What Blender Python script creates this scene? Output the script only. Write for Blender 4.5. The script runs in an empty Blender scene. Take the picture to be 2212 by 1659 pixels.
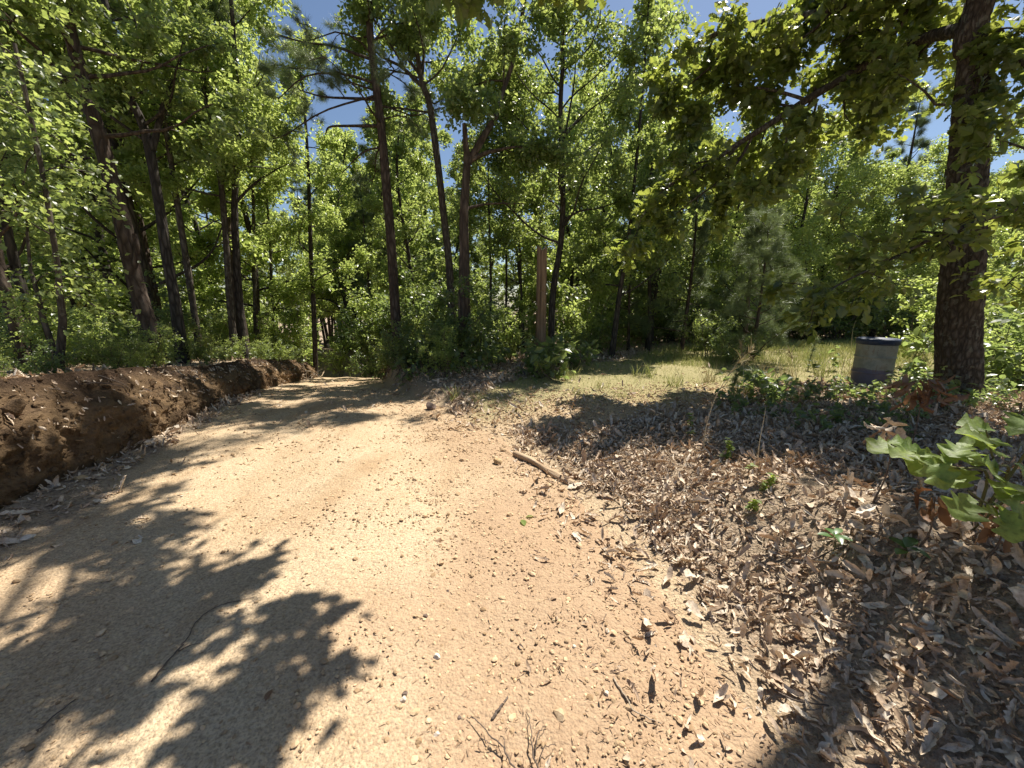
import bpy, math
import numpy as np
from mathutils import Vector, Matrix

# ------------------------------------------------------------------ camera, sky, sun
SC = bpy.context.scene
COL = SC.collection
PITCH = math.radians(12.0)
CAMZ = 1.6
FPX = 833.0                       # focal length in pixels of a 2212-wide frame
cam_d = bpy.data.cameras.new("camera")
cam_d.sensor_width = 36.0
cam_d.lens = 36.0 * FPX / 2212.0
cam_d.clip_start = 0.05
cam_d.clip_end = 600.0
cam = bpy.data.objects.new("camera", cam_d)
COL.objects.link(cam)
cam.location = (0, 0, CAMZ)
cam.rotation_euler = (math.pi / 2 - PITCH, 0, 0)
SC.camera = cam

SUN_EL = math.radians(60.0)
SUN_AZ = math.radians(41.0)       # clockwise from +Y
SUN = np.array([math.cos(SUN_EL) * math.sin(SUN_AZ), math.cos(SUN_EL) * math.cos(SUN_AZ), math.sin(SUN_EL)])

w = bpy.data.worlds.new("World")
SC.world = w
w.use_nodes = True
wt = w.node_tree
bg = wt.nodes["Background"]
sky = wt.nodes.new("ShaderNodeTexSky")
sky.sky_type = 'NISHITA'
sky.sun_disc = False
sky.sun_elevation = SUN_EL
sky.sun_rotation = SUN_AZ
sky.altitude = 200.0
sky.air_density = 1.0
sky.dust_density = 0.6
sky.ozone_density = 2.0
wt.links.new(sky.outputs[0], bg.inputs[0])
bg.inputs[1].default_value = 0.062

sl = bpy.data.lights.new("sun", 'SUN')
sl.energy = 5.0
sl.angle = math.radians(0.53)
sl.color = (1.0, 0.94, 0.84)
so = bpy.data.objects.new("sun", sl)
COL.objects.link(so)
so.location = (10, 17, 40)
so.rotation_euler = Vector(-SUN).to_track_quat('-Z', 'Y').to_euler()

SC.view_settings.view_transform = 'Standard'
SC.view_settings.look = 'None'
SC.view_settings.gamma = 1.0
SC.view_settings.exposure = 0.9
cy = SC.cycles
cy.max_bounces = 6
cy.diffuse_bounces = 3
cy.glossy_bounces = 2
cy.transmission_bounces = 5
cy.transparent_max_bounces = 4
cy.caustics_reflective = False
cy.caustics_refractive = False
cy.use_denoising = True

# ------------------------------------------------------------------ small maths
RNG = np.random.default_rng(7)


def sstep(a, b, x):
    t = np.clip((np.asarray(x, float) - a) / (b - a), 0, 1)
    return t * t * (3 - 2 * t)


def _hash(ix, iy, iz, seed):
    h = (ix.astype(np.int64) * 374761393 + iy.astype(np.int64) * 668265263 + iz.astype(np.int64) * 2147483647 + seed * 974634777) & 0xFFFFFFFF
    h = ((h ^ (h >> 13)) * 1274126177) & 0xFFFFFFFF
    h = ((h ^ (h >> 16)) * 2246822519) & 0xFFFFFFFF
    return ((h ^ (h >> 15)) & 0xFFFFFF) / float(0xFFFFFF)


def vnoise(x, y, z=0.0, seed=0):
    x, y, z = np.broadcast_arrays(np.asarray(x, float), np.asarray(y, float), np.asarray(z, float))
    xi, yi, zi = np.floor(x), np.floor(y), np.floor(z)
    fx, fy, fz = x - xi, y - yi, z - zi
    fx, fy, fz = fx * fx * (3 - 2 * fx), fy * fy * (3 - 2 * fy), fz * fz * (3 - 2 * fz)
    r = 0
    for dx in (0, 1):
        for dy in (0, 1):
            for dz in (0, 1):
                wgt = (fx if dx else 1 - fx) * (fy if dy else 1 - fy) * (fz if dz else 1 - fz)
                r = r + wgt * _hash(xi + dx, yi + dy, zi + dz, seed)
    return r * 2 - 1


def fbm(x, y, z=0.0, seed=0, oct=4):
    r, a, f = 0, 0.5, 1.0
    for k in range(oct):
        r = r + a * vnoise(np.asarray(x) * f, np.asarray(y) * f, np.asarray(z) * f, seed + k * 17)
        a *= 0.5
        f *= 2.03
    return r


def unit(v):
    v = np.asarray(v, float)
    n = np.linalg.norm(v, axis=-1, keepdims=True)
    return v / np.where(n < 1e-9, 1, n)


CP, SP = math.cos(PITCH), math.sin(PITCH)


def ray(px, py):
    u = (px - 1106.0) / FPX
    v = (829.5 - py) / FPX
    return np.array([u, CP + v * SP, -SP + v * CP])


def P(px, py, Y):
    """The point at world depth Y seen at pixel (px, py) of the 2212-wide photograph."""
    d = ray(px, py)
    return np.array([0, 0, CAMZ]) + d * (Y / d[1])


# ------------------------------------------------------------------ terrain
YL = [-8, -4, 0, 2, 2.8, 4.2, 6.7, 9, 11, 14, 18, 22, 30, 60, 200]
XL = [-2.2, -2.4, -2.7, -3.05, -3.3, -3.75, -4.8, -5.6, -6.15, -7.2, -9.3, -12.0, -19, -48, -180]
YR = [-8, -4, 0, 1, 1.5, 2.77, 3.56, 5.2, 6.6, 9.1, 12, 14, 18, 22, 30, 60, 200]
XR = [1.4, 1.2, 1.05, .97, .9, .58, .3, -.65, -1.75, -3.1, -4.1, -4.8, -6.8, -9.4, -16, -45, -176]


def sm(y, a, b):
    y = np.asarray(y, float)
    return sum(np.interp(y + o, a, b) for o in (-.5, -.25, 0, .25, .5)) / 5


def xl(y): return sm(y, YL, XL)
def xr(y): return sm(y, YR, XR)
def strip(y): return np.interp(y, [-8, 0, 3, 4.2, 6.7, 10, 16], [.95, .95, .8, .6, .4, .25, .2])
def zroad(y): return sm(y, [-40, 4, 5, 6, 8, 10, 12, 14, 16, 18, 22, 30, 60, 200], [0, 0, -.02, -.06, -.25, -.5, -.8, -1.13, -1.5, -2.0, -3.1, -4.9, -7.5, -9])
def zleft(y): return sm(y, [-40, -2, 3, 5, 7, 9, 11, 14, 18, 25, 60, 200], [1.1, 1.05, .93, .7, .44, .22, -.05, -.6, -1.35, -3.0, -6.5, -8])


def zright(x, y):
    a = sm(y, [-40, -3, 0, 3, 5, 6, 8, 10, 12, 14, 18, 30, 80, 200], [.3, .25, .18, .06, 0, .05, .12, .1, -.02, -.2, -.7, -2.0, -5, -6])
    b = sm(y, [-40, 0, 4, 8, 14, 20, 40, 100, 200], [.3, .25, .15, .12, .1, .0, -.6, -2, -3])
    s = sstep(-2.5, 3.0, x)
    z = a * (1 - s) + b * s
    z = z + .28 * np.exp(-((x - 5.2) ** 2 / 8.0 + (y - 4.2) ** 2 / 4.5))
    e = x - xr(y)
    z = z + .34 * sstep(.45, 1.35, e) * sstep(3.4, 1.6, y)
    return z


def bank_x(y): return xl(y) - strip(y)


def terrain(x, y):
    x, y = np.broadcast_arrays(np.asarray(x, float), np.asarray(y, float))
    L, R, zr = xl(y), xr(y), zroad(y)
    bx = bank_x(y)
    t = np.clip((x - L) / (R - L), -.3, 1.3)
    rut = -.018 * (np.exp(-((t - .27) / .1) ** 2) + np.exp(-((t - .72) / .1) ** 2)) + .012 * np.exp(-((t - .5) / .12) ** 2)
    road = zr + rut + .02 * fbm(x * .9, y * .9, 0, 3, 3)
    stripz = zr + .10 * sstep(0, 1, (L - x) / np.maximum(strip(y), .05)) + .02 * fbm(x * 2, y * 2, 0, 5, 2)
    zl = zleft(y) + .06 * fbm(x * .7, y * .7, 0, 9, 3) + .02 * np.clip(bx - x - 1, 0, 30)
    step = sstep(.10, .24, bx - x + .05 * vnoise(y * 2.2, 0, 0, 4))
    left = stripz * (1 - step) + np.maximum(zl, stripz) * step
    zR = zright(x, y) + .05 * fbm(x * .8, y * .8, 0, 21, 4) * sstep(0, .8, x - R)
    W = np.interp(y, [0, 3, 5, 6, 7, 10], [1.0, 1.3, 1.3, .7, .42, .38])
    tr = sstep(0, 1, (x - R) / W)
    right = zr * (1 - tr) + zR * tr + (.02 * fbm(x * .9, y * .9, 0, 3, 3)) * (1 - tr)
    return np.where(x < L, left, np.where(x > R, right, road))


def G(px, py):
    """Where the view ray through a pixel meets the terrain."""
    d = ray(px, py)
    t = np.linspace(.3, 60, 3000)
    pts = np.array([0, 0, CAMZ]) + d * t[:, None]
    below = pts[:, 2] < terrain(pts[:, 0], pts[:, 1])
    k = int(np.argmax(below)) if below.any() else len(t) - 1
    p = pts[k].copy()
    p[2] = float(terrain(p[0], p[1]))
    return p


# ------------------------------------------------------------------ mesh helpers
class Acc:
    def __init__(self):
        self.v, self.f, self.n = [], [], 0

    def add(self, verts, tris):
        verts = np.asarray(verts, np.float32).reshape(-1, 3)
        tris = np.asarray(tris, np.int64).reshape(-1, 3)
        self.v.append(verts)
        self.f.append(tris + self.n)
        self.n += len(verts)

    def mesh(self, name, mat, smooth=False, attrs=None):
        v = np.concatenate(self.v) if self.v else np.zeros((0, 3), np.float32)
        f = np.concatenate(self.f) if self.f else np.zeros((0, 3), np.int64)
        me = bpy.data.meshes.new(name)
        me.vertices.add(len(v))
        me.vertices.foreach_set("co", v.ravel())
        me.loops.add(len(f) * 3)
        me.loops.foreach_set("vertex_index", f.ravel().astype(np.int32))
        me.polygons.add(len(f))
        me.polygons.foreach_set("loop_start", (np.arange(len(f)) * 3).astype(np.int32))
        me.polygons.foreach_set("use_smooth", np.full(len(f), smooth, bool))
        for k, a in (attrs or {}).items():
            at = me.attributes.new(k, 'FLOAT', 'POINT')
            at.data.foreach_set("value", np.asarray(a, np.float32))
        me.update(calc_edges=True)
        if mat is not None:
            for m_ in (mat if isinstance(mat, list) else [mat]):
                me.materials.append(m_)
        return me


def link(name, me, parent=None):
    o = bpy.data.objects.new(name, me)
    COL.objects.link(o)
    if parent is not None:
        o.parent = parent
    return o


def tag(o, label=None, cat=None, group=None, kind=None):
    if label: o["label"] = label
    if cat: o["category"] = cat
    if group: o["group"] = group
    if kind: o["kind"] = kind
    return o


def empty(name, loc, label, cat, group=None):
    o = bpy.data.objects.new(name, None)
    COL.objects.link(o)
    o.location = tuple(float(c) for c in loc)
    o.empty_display_size = .2
    return tag(o, label, cat, group)


def part(name, acc, mat, root, smooth=False):
    """Mesh built in world coordinates, parented under root (root has no rotation)."""
    off = np.array(root.location, dtype=np.float32)
    acc.v = [v - off for v in acc.v]
    return link(name, acc.mesh(name, mat, smooth), root)


def single(name, acc, mat, base, label, cat, group=None, smooth=False):
    """A one-mesh thing built in world coordinates with its origin at base."""
    off = np.asarray(base, np.float32)
    acc.v = [v - off for v in acc.v]
    o = link(name, acc.mesh(name, mat, smooth))
    o.location = tuple(float(c) for c in base)
    return tag(o, label, cat, group)


def copy_tree(root, loc, rz, s, label, group):
    c = root.copy()
    COL.objects.link(c)
    c.location = tuple(float(q) for q in loc)
    c.rotation_euler = (0, 0, rz)
    c.scale = (s, s, s)
    c["label"] = label
    c["group"] = group
    for ch in list(root.children):
        d = ch.copy()
        COL.objects.link(d)
        d.parent = c
    return c


def catmull(pts, n):
    pts = np.asarray(pts, float)
    if len(pts) < 3:
        t = np.linspace(0, 1, n)[:, None]
        return pts[0] * (1 - t) + pts[-1] * t
    p = np.vstack([2 * pts[0] - pts[1], pts, 2 * pts[-1] - pts[-2]])
    m = len(pts) - 1
    out = []
    for s in np.linspace(0, m, n):
        i = min(int(s), m - 1)
        t = s - i
        a, b, c, d = p[i], p[i + 1], p[i + 2], p[i + 3]
        out.append(.5 * ((2 * b) + (c - a) * t + (2 * a - 5 * b + 4 * c - d) * t * t + (3 * b - a - 3 * c + d) * t ** 3))
    return np.array(out)


def tube(acc, pts, rad, ns=6, rough=0.0, seed=0, bark=0.0, cap=False):
    pts = np.asarray(pts, float)
    rad = np.broadcast_to(np.asarray(rad, float), (len(pts),))
    tan = unit(np.gradient(pts, axis=0))
    ref = np.array([0, 1.0, 0]) if abs(tan[:, 1]).mean() < .8 else np.array([1.0, 0, 0])
    a = unit(np.cross(tan, ref))
    b = np.cross(a, tan)
    ang = np.linspace(0, 2 * math.pi, ns, endpoint=False)
    ca, sa = np.cos(ang), np.sin(ang)
    r = np.repeat(rad[:, None], ns, 1)
    ln = np.concatenate([[0], np.cumsum(np.linalg.norm(np.diff(pts, axis=0), axis=1))])
    if rough:
        r = r * (1 + rough * vnoise(ca[None] * 1.5 + seed, sa[None] * 1.5, ln[:, None] * 2.0, seed))
    if bark:
        rr = rad.max()
        wob = vnoise(ca[None] * 2, sa[None] * 2, ln[:, None] * 3, seed + 5) * .6
        nn = 1 - np.abs(vnoise(ca[None] * rr / .035 + wob, sa[None] * rr / .035 + wob, ln[:, None] * 6, seed + 1))
        n2 = 1 - np.abs(vnoise(ca[None] * rr / .02, sa[None] * rr / .02, ln[:, None] * 22, seed + 2))
        r = r + bark * (nn ** 2 * 1.0 + .5 * n2 - .7)
    v = pts[:, None] + r[..., None] * (ca[None, :, None] * a[:, None] + sa[None, :, None] * b[:, None])
    m = len(pts)
    i = np.arange(m - 1)[:, None] * ns
    j = np.arange(ns)[None]
    j2 = (j + 1) % ns
    q0, q1, q2, q3 = i + j, i + j2, i + ns + j2, i + ns + j
    tris = np.concatenate([np.stack([q0, q1, q2], -1).reshape(-1, 3), np.stack([q0, q2, q3], -1).reshape(-1, 3)])
    v = v.reshape(-1, 3)
    if cap:
        c0 = len(v)
        v = np.vstack([v, pts[0], pts[-1]])
        k = np.arange(ns)
        tris = np.concatenate([tris, np.stack([(k + 1) % ns, k, np.full(ns, c0)], -1),
                               np.stack([(m - 1) * ns + k, (m - 1) * ns + (k + 1) % ns, np.full(ns, c0 + 1)], -1)])
    acc.add(v, tris)


# ---- leaf templates (y = along the leaf, x = across, z = normal)
def tmpl_simple(wid=.32, fold=.1, droop=.15):
    v = [[0, 0, 0], [-wid, .45, fold], [0, 1, -droop], [wid, .45, fold]]
    return np.array(v), np.array([[0, 3, 2], [0, 2, 1]])


def tmpl_strip(ts, ws, fold=.12, curl=0.0, droop=.15, wave=0.0):
    v, f = [], []
    for k, (t, h) in enumerate(zip(ts, ws)):
        z = -droop * t * t
        zz = z + fold * h + wave * math.sin(k * 2.1)
        zz2 = z + fold * h + wave * math.sin(k * 2.7 + 1)
        c = math.cos(curl)
        v += [[-h * c, t, zz + h * math.sin(curl)], [0, t, z], [h * c, t, zz2 + h * math.sin(curl)]]
    for k in range(len(ts) - 1):
        a = 3 * k
        for o in (0, 1):
            f += [[a + o, a + o + 1, a + o + 4], [a + o, a + o + 4, a + o + 3]]
    return np.array(v), np.array(f)


OAK_T = [0, .12, .25, .33, .43, .52, .63, .74, .82, .92, 1.0]
OAK_W = [.02, .06, .2, .13, .33, .17, .4, .22, .3, .16, .03]
OAK = [tmpl_strip(OAK_T, OAK_W, f, c, d, wv) for f, c, d, wv in ((.1, .05, .1, .0), (.3, .1, .25, .02), (.05, -.1, .3, .03))]
OAKM = [tmpl_strip([0, .2, .35, .5, .7, 1.0], [.03, .2, .14, .36, .3, .04], f, .05, d, .0) for f, d in ((.15, .1), (.3, .3))]
OVAL = [tmpl_strip([0, .25, .55, .8, 1.0], [.02, .22, .27, .16, .0], f, .05, d, .0) for f, d in ((.2, .15), (.35, .3))]
SIMPLE = [tmpl_simple(.3, .08, .1), tmpl_simple(.36, .15, .25), tmpl_simple(.26, .02, .0)]
DEADLEAF = []
for k in range(14):
    rr = np.random.default_rng(50 + k)
    ts = np.array(OAK_T)[[0, 2, 3, 4, 5, 6, 7, 8, 10]]
    if k % 3 == 0:      # lobed oak leaf
        ws = np.array(OAK_W)[[0, 2, 3, 4, 5, 6, 7, 8, 10]] * rr.uniform(.75, 1.1)
        ws = .35 * ws.mean() + .65 * ws
        ws[-1] = .03
    else:               # plain oval, some broken off short
        ws = rr.uniform(.17, .3) * np.sin(np.clip(ts * rr.uniform(.75, 1.0) + .04, 0, 1) * math.pi) ** .7 * (1 + rr.normal(0, .08, len(ts)))
        ws[0] = .02
    v, f = tmpl_strip(ts, ws, 0, rr.uniform(.2, 1.3), rr.uniform(-.8, .9), .03)
    th = rr.uniform(-1.5, 1.5)
    v[:, 2] += .12 * np.sin(v[:, 1] * rr.uniform(3, 7) + rr.uniform(0, 6)) + th * v[:, 0] * (v[:, 1] - .5)
    DEADLEAF.append((v, f))
STRIPS = [(np.array([[-.035, 0, 0], [.035, 0, 0], [.03, .5, .05], [-.03, .5, .05], [0, 1, 0]]), np.array([[0, 1, 2], [0, 2, 3], [3, 2, 4]]))]
BLADE = [(np.array([[-.03, 0, 0], [.03, 0, 0], [.02, .55, .12], [-.02, .55, .12], [0, 1, .4]]), np.array([[0, 1, 2], [0, 2, 3], [3, 2, 4]]))]
OCTA = (np.array([[1, 0, 0], [-1, 0, 0], [0, 1, 0], [0, -1, 0], [0, 0, 1], [0, 0, -1.0]]),
        np.array([[0, 2, 4], [2, 1, 4], [1, 3, 4], [3, 0, 4], [2, 0, 5], [1, 2, 5], [3, 1, 5], [0, 3, 5]]))


def subdiv(v, f):
    v = [tuple(p) for p in v]
    cache, out = {}, []

    def mid(a, b):
        k = (min(a, b), max(a, b))
        if k not in cache:
            p = (np.array(v[a]) + np.array(v[b])) / 2
            v.append(tuple(p / np.linalg.norm(p)))
            cache[k] = len(v) - 1
        return cache[k]
    for a, b, c in f:
        ab, bc, ca = mid(a, b), mid(b, c), mid(c, a)
        out += [[a, ab, ca], [ab, b, bc], [ca, bc, c], [ab, bc, ca]]
    return np.array(v), np.array(out)


BALL1 = subdiv(*OCTA)
BALL3 = subdiv(*subdiv(*BALL1))


def stone_tmpl(base, seed, amp=.35, facets=5):
    v, f = base
    v = np.array(v, float)
    rr = np.random.default_rng(seed)
    for _ in range(facets):
        n = unit(rr.normal(size=3))
        d = rr.uniform(.55, .85)
        s = v @ n
        v = v - np.where(s > d, s - d, 0)[:, None] * n
    v = v * (1 + amp * .4 * fbm(v[:, 0] * 1.6, v[:, 1] * 1.6, v[:, 2] * 1.6, seed, 3))[:, None]
    return v, f


PEBBLES = [stone_tmpl(BALL1, s, .5, 3) for s in range(6)]


def needle_tuft(seed, n=26, wid=.012, spread=1.1):
    rr = np.random.default_rng(seed)
    v, f = [], []
    for k in range(n):
        d = unit(np.array([rr.normal(0, spread), 1.0 + rr.normal(0, .3), rr.normal(0, spread)]))
        s = unit(np.cross(d, rr.normal(size=3)))
        ln = rr.uniform(.75, 1.05)
        st = np.array([0, rr.uniform(-.25, .3), 0])
        i = len(v)
        v += [st - s * wid, st + s * wid, st + d * ln + np.array([0, 0, -.1])]
        f.append([i, i + 1, i + 2])
    return np.array(v), np.array(f)


TUFT = [needle_tuft(s) for s in range(4)]


def scatter(acc, tmpls, pos, nrm, head, size, rng, aniso=None):
    """Bake copies of leaf / stone templates into one accumulator."""
    pos = np.asarray(pos, float)
    N = len(pos)
    if N == 0:
        return
    z = unit(nrm)
    y = head - (head * z).sum(1, keepdims=True) * z
    y = unit(y)
    x = np.cross(y, z)
    size = np.broadcast_to(np.asarray(size, float), (N,))
    which = rng.integers(0, len(tmpls), N)
    for k, (tv, tf) in enumerate(tmpls):
        m = np.where(which == k)[0]
        if not len(m):
            continue
        t = np.asarray(tv, float)[None] * size[m, None, None]
        if aniso is not None:
            t = t * aniso[m][:, None, :]
        v = pos[m, None] + t[..., 0:1] * x[m, None] + t[..., 1:2] * y[m, None] + t[..., 2:3] * z[m, None]
        nv = len(tv)
        f = np.asarray(tf)[None] + (np.arange(len(m)) * nv)[:, None, None]
        acc.add(v.reshape(-1, 3), f.reshape(-1, 3))


def leaf_frames(N, rng, up=.8, rnd=.8):
    n = rng.normal(0, rnd, (N, 3)) + np.array([0, 0, up])
    h = rng.normal(size=(N, 3)) + np.array([0, 0, -.25])
    return n, h


# ------------------------------------------------------------------ materials
def nt(name):
    m = bpy.data.materials.new(name)
    m.use_nodes = True
    t = m.node_tree
    t.nodes.clear()
    out = t.nodes.new("ShaderNodeOutputMaterial")
    return m, t, out


def N_(t, typ, **kw):
    n = t.nodes.new(typ)
    for k, v in kw.items():
        setattr(n, k, v)
    return n


def ramp(t, fac, stops):
    r = t.nodes.new("ShaderNodeValToRGB")
    e = r.color_ramp.elements
    while len(e) < len(stops):
        e.new(.5)
    for el, (p, c) in zip(e, stops):
        el.position = p
        el.color = (*c, 1)
    if fac is not None:
        t.links.new(fac, r.inputs[0])
    return r.outputs[0]


def noise(t, scale, detail=4, rough=.55, vec=None, dist=0.0):
    n = t.nodes.new("ShaderNodeTexNoise")
    n.inputs["Scale"].default_value = scale
    n.inputs["Detail"].default_value = detail
    n.inputs["Roughness"].default_value = rough
    n.inputs["Distortion"].default_value = dist
    if vec is not None:
        t.links.new(vec, n.inputs["Vector"])
    return n.outputs["Fac"]


def mixc(t, fac, a, b, typ='MIX'):
    m = t.nodes.new("ShaderNodeMix")
    m.data_type = 'RGBA'
    m.blend_type = typ
    for sock, val in ((m.inputs[0], fac), (m.inputs[6], a), (m.inputs[7], b)):
        if isinstance(val, (int, float)):
            sock.default_value = val
        elif isinstance(val, tuple):
            sock.default_value = (*val, 1)
        else:
            t.links.new(val, sock)
    return m.outputs[2]


def mth(t, op, a, b=None, clamp=False):
    m = t.nodes.new("ShaderNodeMath")
    m.operation = op
    m.use_clamp = clamp
    for s, v in ((m.inputs[0], a), (m.inputs[1], b)):
        if v is None:
            continue
        if isinstance(v, (int, float)):
            s.default_value = v
        else:
            t.links.new(v, s)
    return m.outputs[0]


def objco(t):
    return t.nodes.new("ShaderNodeTexCoord").outputs["Object"]


def stretch(t, vec, s):
    m = t.nodes.new("ShaderNodeMapping")
    m.inputs["Scale"].default_value = s
    t.links.new(vec, m.inputs["Vector"])
    return m.outputs[0]


def bump(t, height, strength, dist):
    b = t.nodes.new("ShaderNodeBump")
    b.inputs["Strength"].default_value = strength
    b.inputs["Distance"].default_value = dist
    t.links.new(height, b.inputs["Height"])
    return b.outputs[0]


def princ(t, out, color, rough=.8, normal=None, spec=.3):
    p = t.nodes.new("ShaderNodeBsdfPrincipled")
    if isinstance(color, tuple):
        p.inputs["Base Color"].default_value = (*color, 1)
    else:
        t.links.new(color, p.inputs["Base Color"])
    if isinstance(rough, (int, float)):
        p.inputs["Roughness"].default_value = rough
    else:
        t.links.new(rough, p.inputs["Roughness"])
    p.inputs["Specular IOR Level"].default_value = spec
    if normal is not None:
        t.links.new(normal, p.inputs["Normal"])
    t.links.new(p.outputs[0], out.inputs[0])
    return p


def mat_leaf(name, cols, tcols, tmix=.45, rough=.36, spec=.7, mottle=0.0):
    m, t, out = nt(name)
    g = t.nodes.new("ShaderNodeNewGeometry")
    oi = t.nodes.new("ShaderNodeObjectInfo")
    rnd = mth(t, 'FRACT', mth(t, 'ADD', g.outputs["Random Per Island"], mth(t, 'MULTIPLY', oi.outputs["Random"], .37)))
    n = len(cols)
    c = ramp(t, rnd, [(i / (n - 1), q) for i, q in enumerate(cols)])
    tc = ramp(t, rnd, [(i / (n - 1), q) for i, q in enumerate(tcols)])
    nb = None
    if mottle:
        mk = noise(t, 55, 5, .7, objco(t))
        mr = ramp(t, mk, [(.33, (1 - mottle, 1 - mottle * 1.1, 1 - mottle * 1.2)), (.52, (1, 1, 1)), (.72, (1 + mottle * .4, 1 + mottle * .4, 1 + mottle * .3))])
        c = mixc(t, 1.0, c, mr, 'MULTIPLY')
        tc = mixc(t, 1.0, tc, mr, 'MULTIPLY')
        nb = bump(t, noise(t, 90, 4, .6, objco(t)), .5, .004)
    p = t.nodes.new("ShaderNodeBsdfPrincipled")
    t.links.new(c, p.inputs["Base Color"])
    if nb is not None:
        t.links.new(nb, p.inputs["Normal"])
    p.inputs["Roughness"].default_value = rough
    p.inputs["Specular IOR Level"].default_value = spec
    tr = t.nodes.new("ShaderNodeBsdfTranslucent")
    t.links.new(tc, tr.inputs[0])
    mx = t.nodes.new("ShaderNodeMixShader")
    mx.inputs[0].default_value = tmix
    t.links.new(p.outputs[0], mx.inputs[1])
    t.links.new(tr.outputs[0], mx.inputs[2])
    t.links.new(mx.outputs[0], out.inputs[0])
    return m


M = {}
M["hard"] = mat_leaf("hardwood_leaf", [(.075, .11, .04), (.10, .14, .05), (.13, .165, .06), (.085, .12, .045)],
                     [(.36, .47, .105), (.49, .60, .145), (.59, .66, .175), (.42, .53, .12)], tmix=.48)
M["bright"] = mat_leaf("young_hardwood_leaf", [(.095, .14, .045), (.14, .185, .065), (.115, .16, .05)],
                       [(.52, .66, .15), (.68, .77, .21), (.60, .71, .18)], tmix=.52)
M["oakleaf"] = mat_leaf("oak_leaf", [(.05, .075, .026), (.09, .12, .036), (.065, .09, .03)],
                        [(.31, .40, .065), (.52, .57, .10), (.40, .46, .08)], tmix=.45, rough=.36)
M["bushleaf"] = mat_leaf("dark_bush_leaf", [(.06, .095, .04), (.095, .13, .055), (.075, .11, .045)],
                         [(.28, .38, .10), (.4, .5, .13), (.34, .44, .12)], rough=.34, spec=.7)
M["needle"] = mat_leaf("pine_needle", [(.11, .155, .065), (.16, .21, .095), (.13, .175, .075)],
                       [(.2, .27, .1), (.25, .3, .1), (.2, .25, .08)], tmix=.3, rough=.4, spec=.5)
M["sapleaf"] = mat_leaf("sapling_leaf", [(.13, .2, .05), (.2, .27, .08), (.15, .22, .055)],
                        [(.36, .48, .07), (.45, .55, .09), (.4, .5, .08)], tmix=.45, rough=.5, spec=.35, mottle=.3)
M["blade"] = mat_leaf("grass_blade", [(.15, .23, .06), (.29, .34, .13), (.20, .28, .08), (.38, .38, .19)],
                      [(.25, .3, .07), (.4, .36, .13), (.35, .36, .1), (.45, .4, .18)], tmix=.35, rough=.6, spec=.2)
M["drygrass"] = mat_leaf("dry_grass", [(.34, .28, .15), (.42, .34, .2), (.25, .22, .11)], [(.3, .25, .12), (.4, .33, .16), (.3, .26, .12)], tmix=.2, rough=.7, spec=.2)
M["dead"] = mat_leaf("fallen_leaf", [(.28, .19, .12), (.60, .475, .35), (.72, .61, .47), (.47, .345, .24), (.78, .69, .56)],
                     [(.2, .09, .04), (.3, .17, .08), (.35, .22, .12), (.25, .12, .06), (.38, .25, .14)], tmix=.12, rough=.6, spec=.25, mottle=.4)
M["rust"] = mat_leaf("withered_leaf", [(.10, .05, .028), (.2, .11, .06), (.28, .18, .11)], [(.24, .10, .04), (.34, .17, .07), (.32, .18, .09)], tmix=.25, rough=.55, spec=.25)
M["shred"] = mat_leaf("needle_litter", [(.2, .125, .075), (.34, .22, .13), (.44, .31, .2), (.27, .165, .095)], [(.2, .1, .05), (.3, .2, .1), (.3, .2, .1), (.2, .1, .05)], tmix=.05, rough=.7, spec=.15)


def mat_bark(name, dark, mid, light, sx=14.0, sz=3.0, dist=.02, strength=.9, lichen=0.0):
    m, t, out = nt(name)
    vec = objco(t)
    sv = stretch(t, vec, (sx, sx, sz))
    vo = N_(t, "ShaderNodeTexVoronoi", feature='DISTANCE_TO_EDGE')
    t.links.new(mixc(t, .12, sv, N_(t, "ShaderNodeTexNoise").outputs["Color"]), vo.inputs["Vector"])
    vo.inputs["Scale"].default_value = 1.0
    n1 = noise(t, 1.3, 6, .65, sv)
    n2 = noise(t, 3, 3, .5, vec)
    h = mth(t, 'ADD', mth(t, 'MINIMUM', mth(t, 'MULTIPLY', vo.outputs["Distance"], 3.0), 1.0), mth(t, 'MULTIPLY', n1, .8))
    c = ramp(t, mth(t, 'MULTIPLY', h, .55), [(.15, dark), (.5, mid), (.95, light)])
    if lichen:
        c = mixc(t, mth(t, 'MULTIPLY', mth(t, 'GREATER_THAN', noise(t, 9, 3, .6, vec), .6), lichen), c, (.3, .32, .26))
    c = mixc(t, mth(t, 'MULTIPLY', n2, .5), c, mid)
    princ(t, out, c, .9, bump(t, h, strength, dist), .15)
    return m


M["bark_oak"] = mat_bark("oak_bark", (.022, .018, .014), (.075, .06, .048), (.17, .145, .12), 26, 9, .012, .8, .25)
M["bark_pine"] = mat_bark("pine_bark", (.028, .02, .016), (.085, .063, .049), (.18, .14, .112), 13, 4, .02)
M["bark_grey"] = mat_bark("grey_bark", (.025, .021, .017), (.085, .07, .056), (.17, .145, .12), 17, 4, .015, .8, .2)
M["bark_dark"] = mat_bark("dark_bark", (.018, .015, .013), (.062, .053, .045), (.14, .122, .105), 17, 4, .015)
M["bark_dead"] = mat_bark("peeling_bark", (.026, .02, .016), (.105, .08, .062), (.23, .185, .15), 9, 2.2, .03)


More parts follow.
